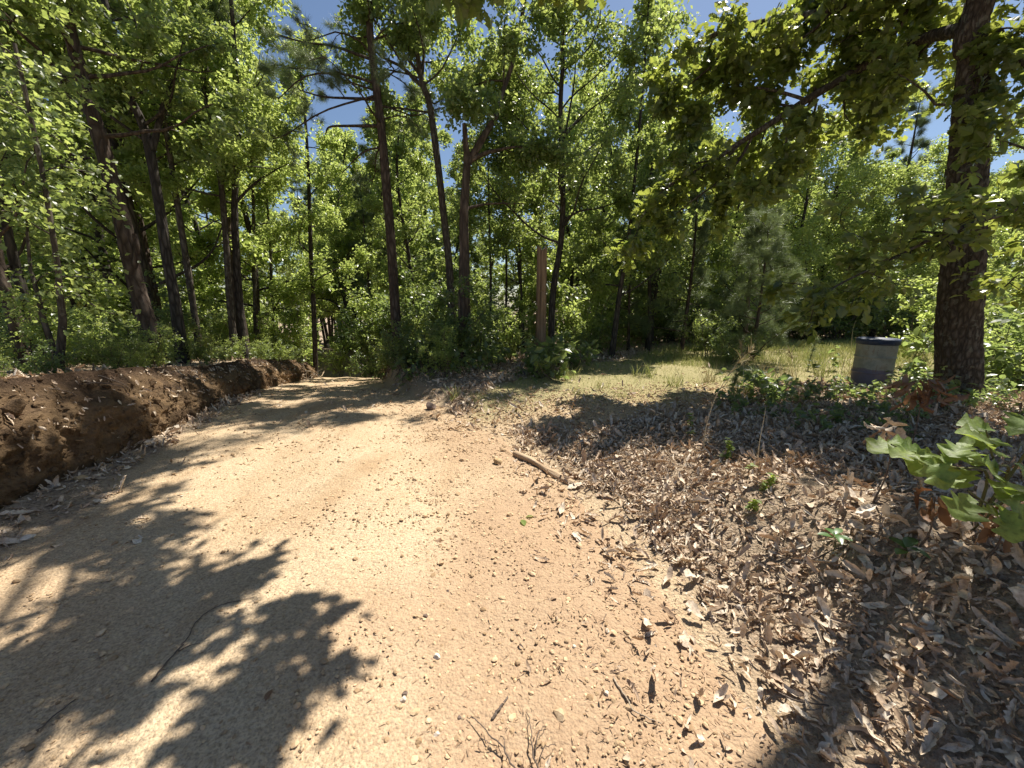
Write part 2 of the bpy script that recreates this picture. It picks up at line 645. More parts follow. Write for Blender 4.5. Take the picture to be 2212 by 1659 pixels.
def sand_nodes(t):
    """Sandy clay with gravel speckle; returns colour and height."""
    vec = objco(t)
    big = noise(t, .55, 4, .6, vec, .6)
    med = noise(t, 3.5, 5, .65, vec)
    fine = noise(t, 90, 3, .7, vec)
    fine2 = noise(t, 34, 4, .7, vec)
    vo = N_(t, "ShaderNodeTexVoronoi")
    vo.inputs["Scale"].default_value = 75
    t.links.new(vec, vo.inputs["Vector"])
    vo2 = N_(t, "ShaderNodeTexVoronoi")
    vo2.inputs["Scale"].default_value = 38
    t.links.new(vec, vo2.inputs["Vector"])
    c = ramp(t, big, [(.30, (.435, .31, .19)), (.5, (.51, .405, .275)), (.70, (.45, .32, .20))])
    c = mixc(t, mth(t, 'MULTIPLY', med, .55), c, (.39, .27, .165))
    spk = ramp(t, fine, [(.36, (.5, .5, .5)), (.5, (1, 1, 1)), (.68, (1.22, 1.2, 1.16))])
    c = mixc(t, .75, c, spk, 'MULTIPLY')
    hsv = N_(t, "ShaderNodeSeparateColor")
    t.links.new(vo.outputs["Color"], hsv.inputs[0])
    cell = ramp(t, hsv.outputs[0], [(0, (.72, .68, .62)), (.5, (1, 1, 1)), (1, (1.22, 1.2, 1.15))])
    c = mixc(t, .6, c, cell, 'MULTIPLY')
    h = mth(t, 'ADD', mth(t, 'MULTIPLY', fine2, 1.0), mth(t, 'MULTIPLY', mth(t, 'SUBTRACT', 1.0, vo.outputs["Distance"]), .5))
    h = mth(t, 'ADD', h, mth(t, 'MULTIPLY', fine, .5))
    h = mth(t, 'ADD', h, mth(t, 'MULTIPLY', mth(t, 'SUBTRACT', 1.0, vo2.outputs["Distance"]), .5))
    return vec, c, h


def attr(t, name):
    a = t.nodes.new("ShaderNodeAttribute")
    a.attribute_name = name
    return a.outputs["Fac"]


def mat_road():
    m, t, out = nt("sandy_road_dirt")
    vec, c, h = sand_nodes(t)
    trk = noise(t, .8, 4, .6, stretch(t, vec, (2.2, .45, 1)), .5)
    c = mixc(t, .8, c, ramp(t, trk, [(.3, (.80, .74, .68)), (.5, (1, 1, 1)), (.7, (1.08, 1.1, 1.12))]), 'MULTIPLY')
    lit = attr(t, "litter")
    c = mixc(t, mth(t, 'MULTIPLY', lit, .7), c, (.36, .24, .15))
    princ(t, out, c, .95, bump(t, h, .75, .012), .1)
    return m


def mat_ground():
    m, t, out = nt("forest_soil")
    vec, c, h = sand_nodes(t)
    lit, gr = attr(t, "litter"), attr(t, "grass")
    soil = ramp(t, noise(t, 40, 5, .7, vec), [(.3, (.12, .09, .06)), (.5, (.32, .245, .17)), (.7, (.48, .385, .28))])
    grs = ramp(t, noise(t, 25, 4, .7, vec), [(.3, (.15, .16, .06)), (.55, (.28, .27, .12)), (.75, (.42, .37, .2))])
    c = mixc(t, mth(t, 'MULTIPLY', gr, .7), c, grs)
    c = mixc(t, lit, c, soil)
    princ(t, out, c, .95, bump(t, h, .8, .02), .1)
    return m


def mat_bank():
    m, t, out = nt("clay_bank")
    vec = objco(t)
    st = stretch(t, vec, (2.0, 1.0, .55))
    big = noise(t, 2.2, 5, .65, st, .8)
    med = noise(t, 11, 5, .7, vec)
    c = ramp(t, big, [(.30, (.055, .038, .026)), (.44, (.145, .098, .06)), (.58, (.235, .16, .09)), (.72, (.10, .066, .042))])
    c = mixc(t, mth(t, 'MULTIPLY', med, .6), c, ramp(t, noise(t, 28, 4, .7, vec), [(.3, (.06, .04, .024)), (.6, (.25, .16, .085)), (.8, (.38, .27, .16))]))
    topm = attr(t, "top")
    lay = noise(t, 1.0, 4, .6, stretch(t, vec, (1.5, 1.2, 9)), .4)
    c = mixc(t, .55, c, ramp(t, lay, [(.35, (.5, .46, .42)), (.5, (1, 1, 1)), (.66, (1.3, 1.22, 1.1))]), 'MULTIPLY')
    c = mixc(t, topm, c, ramp(t, med, [(.3, (.04, .027, .018)), (.7, (.13, .085, .055))]))
    h = mth(t, 'ADD', noise(t, 7, 8, .72, vec), mth(t, 'MULTIPLY', noise(t, 30, 4, .7, vec), .4))
    princ(t, out, c, .95, bump(t, h, 1.0, .09), .1)
    return m


def mat_stone(name, a, b):
    m, t, out = nt(name)
    g = t.nodes.new("ShaderNodeNewGeometry")
    vec = objco(t)
    c = ramp(t, noise(t, 22, 5, .65, vec), [(.3, a), (.7, b)])
    k = ramp(t, g.outputs["Random Per Island"], [(0, (.6, .55, .5)), (.5, (1, 1, 1)), (1, (1.25, 1.22, 1.2))])
    c = mixc(t, 1.0, c, k, 'MULTIPLY')
    princ(t, out, c, .85, bump(t, noise(t, 60, 4, .7, vec), .5, .006), .25)
    return m


M["road"] = mat_road()
M["ground"] = mat_ground()
M["bank"] = mat_bank()
M["gravel"] = mat_stone("gravel_stone", (.40, .27, .15), (.58, .44, .28))
M["stone_tan"] = mat_stone("tan_stone", (.30, .2, .1), (.52, .38, .21))
M["stone_pale"] = mat_stone("pale_stone", (.48, .4, .31), (.68, .6, .5))
M["stone_dark"] = mat_stone("dark_stone", (.10, .07, .055), (.2, .15, .12))


def mat_wood(name, a, b, c3, sx=30, sz=2.0, axis='Z', dist=.012):
    m, t, out = nt(name)
    vec = objco(t)
    s = {'Z': (sx, sx, sz), 'X': (sz, sx, sx)}[axis]
    st = stretch(t, vec, s)
    n1 = noise(t, 1.0, 6, .65, st, .4)
    n2 = noise(t, 2.5, 4, .6, vec)
    c = ramp(t, n1, [(.28, a), (.5, b), (.72, c3)])
    c = mixc(t, mth(t, 'MULTIPLY', n2, .4), c, b)
    princ(t, out, c, .85, bump(t, n1, .9, dist), .2)
    return m


M["pole"] = mat_wood("weathered_pole_wood", (.07, .045, .028), (.235, .155, .095), (.38, .27, .175), 22, 1.2)
M["log"] = mat_wood("barkless_log_wood", (.16, .105, .065), (.42, .30, .19), (.60, .47, .33), 30, 3, 'X')
M["twig"] = mat_wood("twig_wood", (.06, .045, .035), (.13, .1, .08), (.22, .18, .145), 60, 8)
M["twig_pale"] = mat_wood("bleached_twig_wood", (.22, .17, .12), (.38, .31, .23), (.52, .45, .36), 60, 8)
M["straw"] = mat_wood("dry_straw", (.42, .34, .2), (.58, .49, .32), (.7, .62, .44), 40, 8)
M["stem"] = mat_wood("green_stem", (.06, .07, .025), (.12, .12, .045), (.18, .17, .07), 40, 8)


# ------------------------------------------------------------------ ground, road, cut bank
def drive_mask(x, y):
    """The open gravel turn-off and grassy clearing on the far side of the litter."""
    y0 = np.interp(x, [-1, 1.0, 2.0, 3.5, 6, 12], [4.2, 4.2, 4.9, 5.6, 6.3, 6.0])
    y1 = np.interp(x, [-3, -1, .5, 2, 4, 7, 14, 20], [5.9, 6.9, 8.6, 9.6, 11.5, 14.0, 14.5, 14])
    nse = .5 * vnoise(x * 1.1, y * 1.1, 0, 61)
    return sstep(y0 - .3, y0 + .5, y + nse) * sstep(y1 + .5, y1 - .4, y + nse) * sstep(-.35, .25, x + .6 * nse - np.interp(y, [4, 5.3, 8.7, 10, 12], [-1.6, -.75, .7, 1.5, 3.0]))


def litter_mask(x, y):
    e = x - xr(y) + .18 * vnoise(x * 2.5, y * 2.5, 0, 33)
    right = sstep(-.02, .45, e)
    left = sstep(0, .15, xl(y) - x + .12 * vnoise(x * 3, y * 3, 0, 34))
    return np.clip(np.maximum(left, right * (1 - drive_mask(x, y))), 0, 1)


def grass_mask(x, y):
    return drive_mask(x, y) * sstep(4.6, 6.4, y + .6 * vnoise(x * .9, y * .9, 0, 71) - .12 * (x - 1))


def outward(a, b, step, lo, hi, growth=1.16):
    c = list(np.arange(a, b, step))
    s, p = step, c[-1]
    while p < hi:
        s *= growth
        p += s
        c.append(p)
    s, p = step, c[0]
    while p > lo:
        s *= growth
        p -= s
        c.insert(0, p)
    return np.array(c)


def grid_tris(nx, ny):
    i = np.arange(ny - 1)[:, None] * nx
    j = np.arange(nx - 1)[None]
    a = (i + j).ravel()
    return np.concatenate([np.stack([a, a + 1, a + nx + 1], 1), np.stack([a, a + nx + 1, a + nx], 1)])


gx = outward(-8.5, 7.0, .06, -200, 200)
gy = outward(-1.0, 12.5, .06, -60, 220)
GX, GY = np.meshgrid(gx, gy)
GZ = terrain(GX, GY)
inside = np.minimum(GX - xl(GY), xr(GY) - GX)
GZ = GZ - .05 * sstep(.0, .12, inside)
lm = litter_mask(GX, GY)
GZ = GZ + (.025 * fbm(GX * 6, GY * 6, 0, 14, 3) + .012 * fbm(GX * 18, GY * 18, 0, 15, 2)) * lm * (inside < -.03)
a = Acc()
a.add(np.stack([GX, GY, GZ], -1).reshape(-1, 3), grid_tris(len(gx), len(gy)))
ground = link("ground", a.mesh("ground", M["ground"], True, {"litter": lm.ravel(), "grass": grass_mask(GX, GY).ravel()}))
tag(ground, kind="structure")

ry = outward(-1.0, 9.0, .035, -8, 60, 1.06)
rs = np.linspace(-.03, 1.03, 130)
RY, RS = np.meshgrid(ry, rs, indexing='ij')
RX = xl(RY) + (xr(RY) - xl(RY)) * RS
RZ = terrain(RX, RY) + .004 + .012 * fbm(RX * 5, RY * 5, 0, 41, 4) + .006 * fbm(RX * 22, RY * 22, 0, 43, 2)
RZ = RZ - .05 * sstep(.0, .03, -np.minimum(RS, 1 - RS))
rl = sstep(.45, 1.0, RS + .25 * vnoise(RX * 1.2, RY * 1.2, 0, 46)) * sstep(6.5, 3.5, RY)
a = Acc()
a.add(np.stack([RX, RY, RZ], -1).reshape(-1, 3), grid_tris(len(rs), len(ry)))
road = link("dirt_road", a.mesh("dirt_road", M["road"], True, {"litter": rl.ravel()}))
tag(road, kind="structure")

by = outward(-1.5, 12.0, .035, -5, 22, 1.05)
bt = np.linspace(-.08, 1.12, 54)
BY, BT = np.meshgrid(by, bt, indexing='ij')
bxx = bank_x(BY)
z0, z1 = zroad(BY) + .06, zleft(BY) + .06 * fbm((bxx - .3) * .7, BY * .7, 0, 9, 3)
hgt = np.maximum(z1 - z0, .03)
BTc = np.clip(BT, 0, 1)
prof = .12 * (1 - BTc) ** 2.0 - .21 * BTc + .10 * np.sin(BTc * math.pi) - .25 * np.clip(BT - 1, 0, 1)
dsp = .08 * (1 - 2.2 * np.abs(fbm(BY * 4.5, BTc * hgt * 4.5, 0, 181, 4))) + .05 * (np.abs(fbm(BY * 13, BTc * hgt * 13, 0, 183, 3))) + .08 * fbm(BY * 1.6, BTc * hgt * 1.2, 0, 81, 4) + .07 * (np.abs(vnoise(BY * 3.2, BTc * hgt * .8, 0, 83)) - .4) + .05 * fbm(BY * 7, BTc * hgt * 7, 0, 84, 3)
BX = bxx + .10 + (prof + dsp * (.35 + .65 * np.sin(np.clip(BTc, .05, .95) * math.pi))) * np.clip(hgt / .5, .2, 1.0)
BZ = z0 + hgt * BT - .02 * (BT > 1) + .03 * fbm(BY * 5, BT * 3, 0, 87, 3) * (BT > .1)
a = Acc()
a.add(np.stack([BX, BY, BZ], -1).reshape(-1, 3), grid_tris(len(bt), len(by)))
bank = link("earth_bank", a.mesh("earth_bank", M["bank"], True, {"top": sstep(.78, .98, BT + .15 * vnoise(BY * 4, BT * 3, 0, 88)).ravel()}))
tag(bank, kind="structure")
rng = np.random.default_rng(99)
cacc, hacc = Acc(), Acc()
n = 5200
ii = rng.integers(0, len(by), n); jj = (rng.uniform(.04, .98, n) * len(bt)).astype(int)
keep = (by[ii] > 0) & (by[ii] < 13) & (rng.uniform(0, 1, n) < .35 + .65 * sstep(-.1, .3, fbm(by[ii] * 1.7, bt[jj] * 1.5, 0, 191, 3)))
ii, jj = ii[keep], jj[keep]
pos = np.stack([BX[ii, jj], BY[ii, jj], BZ[ii, jj]], -1)
sz = rng.lognormal(math.log(.016), .55, len(pos))
scatter(cacc, PEBBLES, pos, rng.normal(size=(len(pos), 3)), rng.normal(size=(len(pos), 3)), sz, rng, np.stack([rng.uniform(.8, 1.4, len(pos)), rng.uniform(.7, 1.2, len(pos)), rng.uniform(.5, .9, len(pos))], -1))
me_ = cacc.mesh("clay_rubble", M["bank"])
tag(link("clay_rubble", me_), kind="stuff")
n = 1000
ii = rng.integers(0, len(by), n); jj = (rng.beta(3.0, 1.0, n) * .95 * len(bt)).astype(int)
keep = (by[ii] > 0) & (by[ii] < 13)
ii, jj = ii[keep], jj[keep]
pos = np.stack([BX[ii, jj] + .015, BY[ii, jj], BZ[ii, jj] + .01], -1)
scatter(hacc, DEADLEAF, pos, rng.normal(0, .6, (len(pos), 3)) + [.7, 0, .5], rng.normal(0, .5, (len(pos), 3)) + [.2, 0, -1], np.minimum(.048 * rng.lognormal(0, .4, len(pos)), .1), rng)
tag(link("leaf_debris", hacc.mesh("leaf_debris", M["dead"], True)), kind="stuff")


# ------------------------------------------------------------------ stuff on the ground
def surf(x, y):
    return terrain(x, y) + .004


def sample(n, x0, x1, y0, y1, dens, rng, ypow=1.0):
    x = rng.uniform(x0, x1, n)
    y = y0 + (y1 - y0) * rng.uniform(0, 1, n) ** ypow
    k = rng.uniform(0, 1, n) < dens(x, y)
    k &= (np.abs(x) < 1.55 * y + .9)
    return x[k], y[k]


def slope_n(x, y):
    e = .05
    return unit(np.stack([-(terrain(x + e, y) - terrain(x - e, y)) / (2 * e), -(terrain(x, y + e) - terrain(x, y - e)) / (2 * e), np.ones_like(x)], -1))


def on_road(x, y): return sstep(-.1, .05, x - xl(y)) * sstep(-.1, .05, xr(y) - x)


# gravel of the road and of the turn-off
rng = np.random.default_rng(101)
gacc = Acc()
def gdens(x, y):
    t = (x - xl(y)) / (xr(y) - xl(y))
    patch = sstep(-.25, .3, fbm(x * 1.1, y * 1.1, 0, 91, 3))
    return np.clip(on_road(x, y) * (.34 + .5 * sstep(.3, .9, t)) * (.3 + .7 * patch) + .9 * drive_mask(x, y) * sstep(7.2, 5.2, y), 0, 1)
x, y = sample(90000, -6, 5, .6, 8.5, gdens, rng, 1.5)
sz = rng.lognormal(math.log(.0048), .42, len(x)) * (1 + .18 * y)
nn = slope_n(x, y) + rng.normal(0, .25, (len(x), 3))
pos = np.stack([x, y, surf(x, y) + sz * .2], -1)
scatter(gacc, PEBBLES[:4], pos, nn, rng.normal(size=(len(x), 3)), sz, rng, np.stack([rng.uniform(.8, 1.3, len(x)), rng.uniform(.7, 1.1, len(x)), rng.uniform(.45, .8, len(x))], -1))
x, y = sample(380, -6, 4, .7, 8.5, gdens, rng, 1.3)
sz = rng.lognormal(math.log(.013), .35, len(x))
pos = np.stack([x, y, surf(x, y) + sz * .25], -1)
scatter(gacc, PEBBLES, pos, np.tile([0, 0, 1.0], (len(x), 1)) + rng.normal(0, .2, (len(x), 3)), rng.normal(size=(len(x), 3)), sz, rng, np.stack([rng.uniform(.8, 1.3, len(x)), rng.uniform(.7, 1.1, len(x)), rng.uniform(.45, .8, len(x))], -1))
tag(link("road_gravel", gacc.mesh("road_gravel", M["gravel"])), kind="stuff")

# needles and shredded leaf on the road and in the litter
rng = np.random.default_rng(102)
sacc = Acc()
def sdens(x, y):
    t = (x - xl(y)) / (xr(y) - xl(y))
    return np.clip(on_road(x, y) * (.02 + .75 * sstep(.5, .98, t + .22 * fbm(x * 1.2, y * 1.2, 0, 92, 3))) + .6 * litter_mask(x, y) * (x > xr(y)) + .3 * drive_mask(x, y) * sstep(7, 5, y), 0, 1)
x, y = sample(60000, -3.5, 6, .65, 6.5, sdens, rng, 1.5)
pos = np.stack([x, y, surf(x, y) + rng.uniform(.001, .012, len(x))], -1)
ang = rng.uniform(0, 6.283, len(x))
sz = rng.uniform(.01, .038, len(x))
nn = np.tile([0, 0, 1.0], (len(x), 1)) + rng.normal(0, .35, (len(x), 3))
scatter(sacc, STRIPS, pos, nn, np.stack([np.cos(ang), np.sin(ang), rng.normal(0, .12, len(x))], -1), sz, rng, np.stack([.05 / sz * rng.uniform(.7, 1.8, len(x)), np.ones(len(x)), np.ones(len(x))], -1))
tag(link("needle_litter", sacc.mesh("needle_litter", M["shred"])), kind="stuff")

# fallen leaves
rng = np.random.default_rng(103)
lacc = Acc()
def ldens(x, y):
    thin = np.clip(.30 + 1.6 * fbm(x * 1.1, y * 1.1, 0, 95, 3), .0, 1)
    bare = sstep(1.9, 1.2, np.hypot((x - 2.3) / 1.0, (y - 1.5) / .7))      # mossy bare patch by the near sapling
    r = np.maximum(litter_mask(x, y), .13 * sstep(-.5, -.02, x - xr(y)) * sstep(7, 5.5, y) * (1 - drive_mask(x, y))) * (x > xr(y) - .8) * (.75 + .25 * sstep(.9, .3, x - xr(y) - .4)) * (1 - .7 * bare)
    l = (x < xl(y) + .05) * litter_mask(x, y) * np.where(x > bank_x(y) - .02, .75, .25)
    stray = .007 * on_road(x, y) + .10 * drive_mask(x, y) * sstep(7, 5, y) + .012 * drive_mask(x, y)
    return np.clip((r + l) * (.35 + .65 * thin) + stray, 0, 1)
for n, x0, x1, y0, y1, s0, yp in ((110000, .0, 5.5, .6, 4.6, .047, 1.25), (45000, -1, 9, 4.2, 12, .066, 1.0), (24000, -5.4, -2.6, 1.6, 9, .055, 1.1), (26000, -5.5, 1.2, 5.0, 13, .066, 1), (12000, -9, -4.5, 3, 10, .055, 1), (1500, -3, 1, .9, 5, .036, 1)):
    x, y = sample(n, x0, x1, y0, y1, ldens, rng, yp)
    keep = ~((x < bank_x(y) + .05) & (x > bank_x(y) - .22))
    x, y = x[keep], y[keep]
    sz = np.minimum(s0 * rng.lognormal(-.08, .5, len(x)), np.interp(y, [.6, 1.4, 2.5], [.075, .10, .12]))
    pos = np.stack([x, y, surf(x, y) + .008 + .03 * rng.uniform(0, 1, len(x)) ** 2 * (1 - on_road(x, y))], -1)
    nn = slope_n(x, y) + rng.normal(0, .44, (len(x), 3)) * (.45 + .55 * (1 - on_road(x, y)))[:, None]
    scatter(lacc, DEADLEAF, pos, nn, rng.normal(size=(len(x), 3)), sz, rng)
tag(link("leaf_litter", lacc.mesh("leaf_litter", M["dead"], True)), kind="stuff")

# grass of the clearing
rng = np.random.default_rng(104)
bacc = Acc()
def grdens(x, y): return np.clip(grass_mask(x, y) * np.clip(.65 + 1.3 * fbm(x * 1.3, y * 1.3, 0, 97, 3), .15, 1), 0, 1)
x, y = sample(110000, -2.2, 17, 5.0, 15.5, grdens, rng)
hh = rng.uniform(.025, .075, len(x)) * (1 + 2.6 * sstep(7.5, 11, y) * sstep(2.5, 5, x))
pos = np.stack([x, y, surf(x, y) - .005], -1)
head = np.stack([rng.normal(0, .3, len(x)), rng.normal(0, .3, len(x)), np.ones(len(x))], -1)
scatter(bacc, BLADE, pos, rng.normal(size=(len(x), 3)) * [1, 1, .1], head, hh, rng, np.stack([(.10 / hh) ** .7 * (1 + .5 * (y > 8)), np.ones(len(x)), np.ones(len(x))], -1))
tag(link("grass", bacc.mesh("grass", M["blade"])), kind="stuff")


# ------------------------------------------------------------------ tree growing
def grow(rng, p, d, L, n=5, wander=.22, trop=.04):
    pts = [np.array(p, float)]
    d = unit(d)
    for _ in range(n):
        d = unit(d + rng.normal(0, wander, 3) + np.array([0, 0, trop]))
        pts.append(pts[-1] + d * (L / n))
    return np.array(pts)


def along(pts, f):
    s = f * (len(pts) - 1)
    i = min(int(s), len(pts) - 2)
    t = s - i
    return pts[i] * (1 - t) + pts[i + 1] * t, unit(pts[i + 1] - pts[i])


def ramify(wood, rng, limbs, per_m=2.2, twigs_per=5, sublen=.45, twiglen=.35, side=(7, 4, 3), f0=.2, trop=(.02, -.02), maxsub=1.6, draw_twigs=True, rmin=.004):
    """Limbs -> side branches -> twigs; draws the wood, returns the twigs as one (n, 4, 3) array."""
    tw = []
    f00 = f0
    for lb_ in limbs:
        pts, r0, r1 = lb_[:3]
        f0 = lb_[3] if len(lb_) > 3 else f00
        pts = np.asarray(pts, float)
        L = np.linalg.norm(np.diff(pts, axis=0), axis=1).sum()
        sp = catmull(pts, max(6, int(L / .22)))
        tube(wood, sp, np.linspace(r0, r1, len(sp)), side[0], .12, int(rng.integers(1e6)))
        ns = max(2, int(L * per_m * min(1.0, 1.15 - f0) * (lb_[4] if len(lb_) > 4 else 1)))
        for k in range(ns):
            f = f0 + (1 - f0) * ((k + rng.uniform(0, 1)) / ns)
            p, t = along(sp, f)
            rv = rng.normal(0, 1, 3)
            rv[2] *= .55
            d = unit(t * .75 + unit(rv) * .95)
            sL = min(max(L * sublen * rng.uniform(.6, 1.2) * (1.15 - .7 * f), .3), maxsub)
            sub = grow(rng, p, d, sL, 4, .25, trop[0])
            rs_ = max((r0 + (r1 - r0) * f) * .45, rmin * 1.4)
            tube(wood, sub, np.linspace(rs_, rmin, len(sub)), side[1])
            for j in range(twigs_per):
                q, tt = along(sub, rng.uniform(.25, 1))
                dd = unit(tt * .6 + rng.normal(0, .6, 3))
                tL = twiglen * rng.uniform(.5, 1.25)
                g = grow(rng, q, dd, tL, 3, .25, trop[1])
                if draw_twigs:
                    tube(wood, g, np.linspace(rmin, rmin * .4, 4), side[2])
                tw.append(g)
            tw.append(sub[-4:])
    return np.array(tw) if tw else np.zeros((0, 4, 3))


def twig_points(tw, n, rng, spread):
    k = rng.integers(0, len(tw), n)
    s = rng.uniform(.15, 1, n) ** .8 * 2.999
    i = s.astype(int)
    t = (s - i)[:, None]
    p = tw[k, i] * (1 - t) + tw[k, i + 1] * t
    d = unit(tw[k, i + 1] - tw[k, i])
    return p + rng.normal(0, spread, (n, 3)), d


def put_leaves(acc, tw, n, tm, size, rng, spread=.08, up=.75, rnd=.75):
    if len(tw) == 0:
        return
    p, d = twig_points(tw, n, rng, spread)
    nn = rng.normal(0, rnd, (n, 3)) + np.array([0, 0, up])
    hd = d * .6 + rng.normal(0, .8, (n, 3)) + np.array([0, 0, -.3])
    scatter(acc, tm, p, nn, hd, size * rng.uniform(.65, 1.2, n), rng)


def put_needles(acc, tw, n, size, rng, spread=.03):
    if len(tw) == 0:
        return
    p, d = twig_points(tw, n, rng, spread)
    hd = d + rng.normal(0, .25, (n, 3)) + np.array([0, 0, .15])
    scatter(acc, TUFT, p, rng.normal(size=(n, 3)), hd, size * rng.uniform(.75, 1.15, n), rng)


def auto_limbs(rng, trunk, rad, n, f0, f1, L, up=.35, taper=.7, rfrac=.4, wander=.2, trop=.05):
    out = []
    az = rng.uniform(0, 6.28)
    for k in range(n):
        f = f0 + (f1 - f0) * (k + rng.uniform(-.3, .3)) / max(n - 1, 1)
        f = min(max(f, .02), .995)
        p, t = along(trunk, f)
        az += 2.4 + rng.normal(0, .4)
        g = (f - f0) / max(f1 - f0, .01)
        ln = L * (1 - taper * g) * rng.uniform(.7, 1.15)
        d = np.array([math.cos(az), math.sin(az), up + .5 * g + rng.normal(0, .12)])
        r = np.interp(f, np.linspace(0, 1, len(rad)), rad)
        r0 = max(min(r * rfrac, .02 + ln * .018), .008)
        out.append((grow(rng, p + unit(d) * r * .5, d, ln, 6, wander, trop), r0, r0 * .25))
    return out


def pp(pts, Y, dY=0.0):
    n = len(pts)
    return [P(x, y, Y + dY * i / max(n - 1, 1)) for i, (x, y) in enumerate(pts)]


def trunk_path(pts, top_z, drift=(0, 0)):
    """Set the foot in the ground and carry the trunk on past the last point up to top_z."""
    pts = [np.asarray(p, float) for p in pts]
    b = pts[0].copy()
    b[2] = float(terrain(b[0], b[1])) - .12
    if pts[0][2] - b[2] > .02:
        pts = [b] + (pts if pts[0][2] - b[2] > .25 else pts[1:])
    last = pts[-1]
    if top_z > last[2] + .3:
        d = unit(pts[-1] - pts[-2])
        d = unit(d * [.5, .5, 1] + np.array([drift[0], drift[1], 0]))
        h = top_z - last[2]
        pts = pts + [last + d * h * .5, last + unit(d * [.6, .6, 1]) * h]
    return np.array(pts)


def tree(name, label, path, r0, r1, bark, seed, cat="tree", group=None, limbs=(), auto=None, ram=None, leaf=None, ns=14, flare=1.35, barkd=.0, seg=.18, rough=.1, bare=(), radii=None, frame_rest=None):
    """One tree: Empty > trunk (with its limbs), crown (foliage)."""
    rng = np.random.default_rng(seed)
    path = np.asarray(path, float)
    L = np.linalg.norm(np.diff(path, axis=0), axis=1).sum()
    sp = catmull(path, max(8, int(L / seg)))
    t = np.linspace(0, 1, len(sp))
    rad = (r0 + (r1 - r0) * t) if radii is None else np.interp(t, np.linspace(0, 1, len(radii)), radii)
    hgt = t * L
    rad = rad * (1 + (flare - 1) * np.exp(-hgt / .35))
    root = empty(name, (path[0][0], path[0][1], path[0][2] + .12), label, cat, group)
    wood = Acc()
    tube(wood, sp, rad, ns, rough, seed, barkd)
    al = list(limbs)
    if auto:
        al += auto_limbs(rng, sp, rad, **auto)
    kw = dict(per_m=2.2)
    kw.update(ram or {})
    for pts, a0, a1 in bare:
        s2 = catmull(pts, 14)
        tube(wood, s2, np.linspace(a0, a1, len(s2)), 7, .15, seed)
    tw = ramify(wood, rng, al, **kw) if al else np.zeros((0, 4, 3))
    part("trunk", wood, bark, root, True)
    if leaf and len(tw):
        acc = Acc()
        kind, mat, n, size = leaf[:4]
        sp_ = leaf[4] if len(leaf) > 4 else .08
        if kind == 'needle':
            put_needles(acc, tw, n, size, rng)
        else:
            put_leaves(acc, tw, n, kind, size, rng, sp_)
        part("crown", acc, mat, root, False)
    return root


MIDRAM = dict(per_m=1.7, twigs_per=4, sublen=.45, twiglen=.5, side=(6, 3, 3), draw_twigs=False, rmin=.006)
PINERAM = dict(per_m=2.2, twigs_per=3, sublen=.35, twiglen=.3, side=(6, 4, 3), draw_twigs=False, f0=.35, rmin=.006)

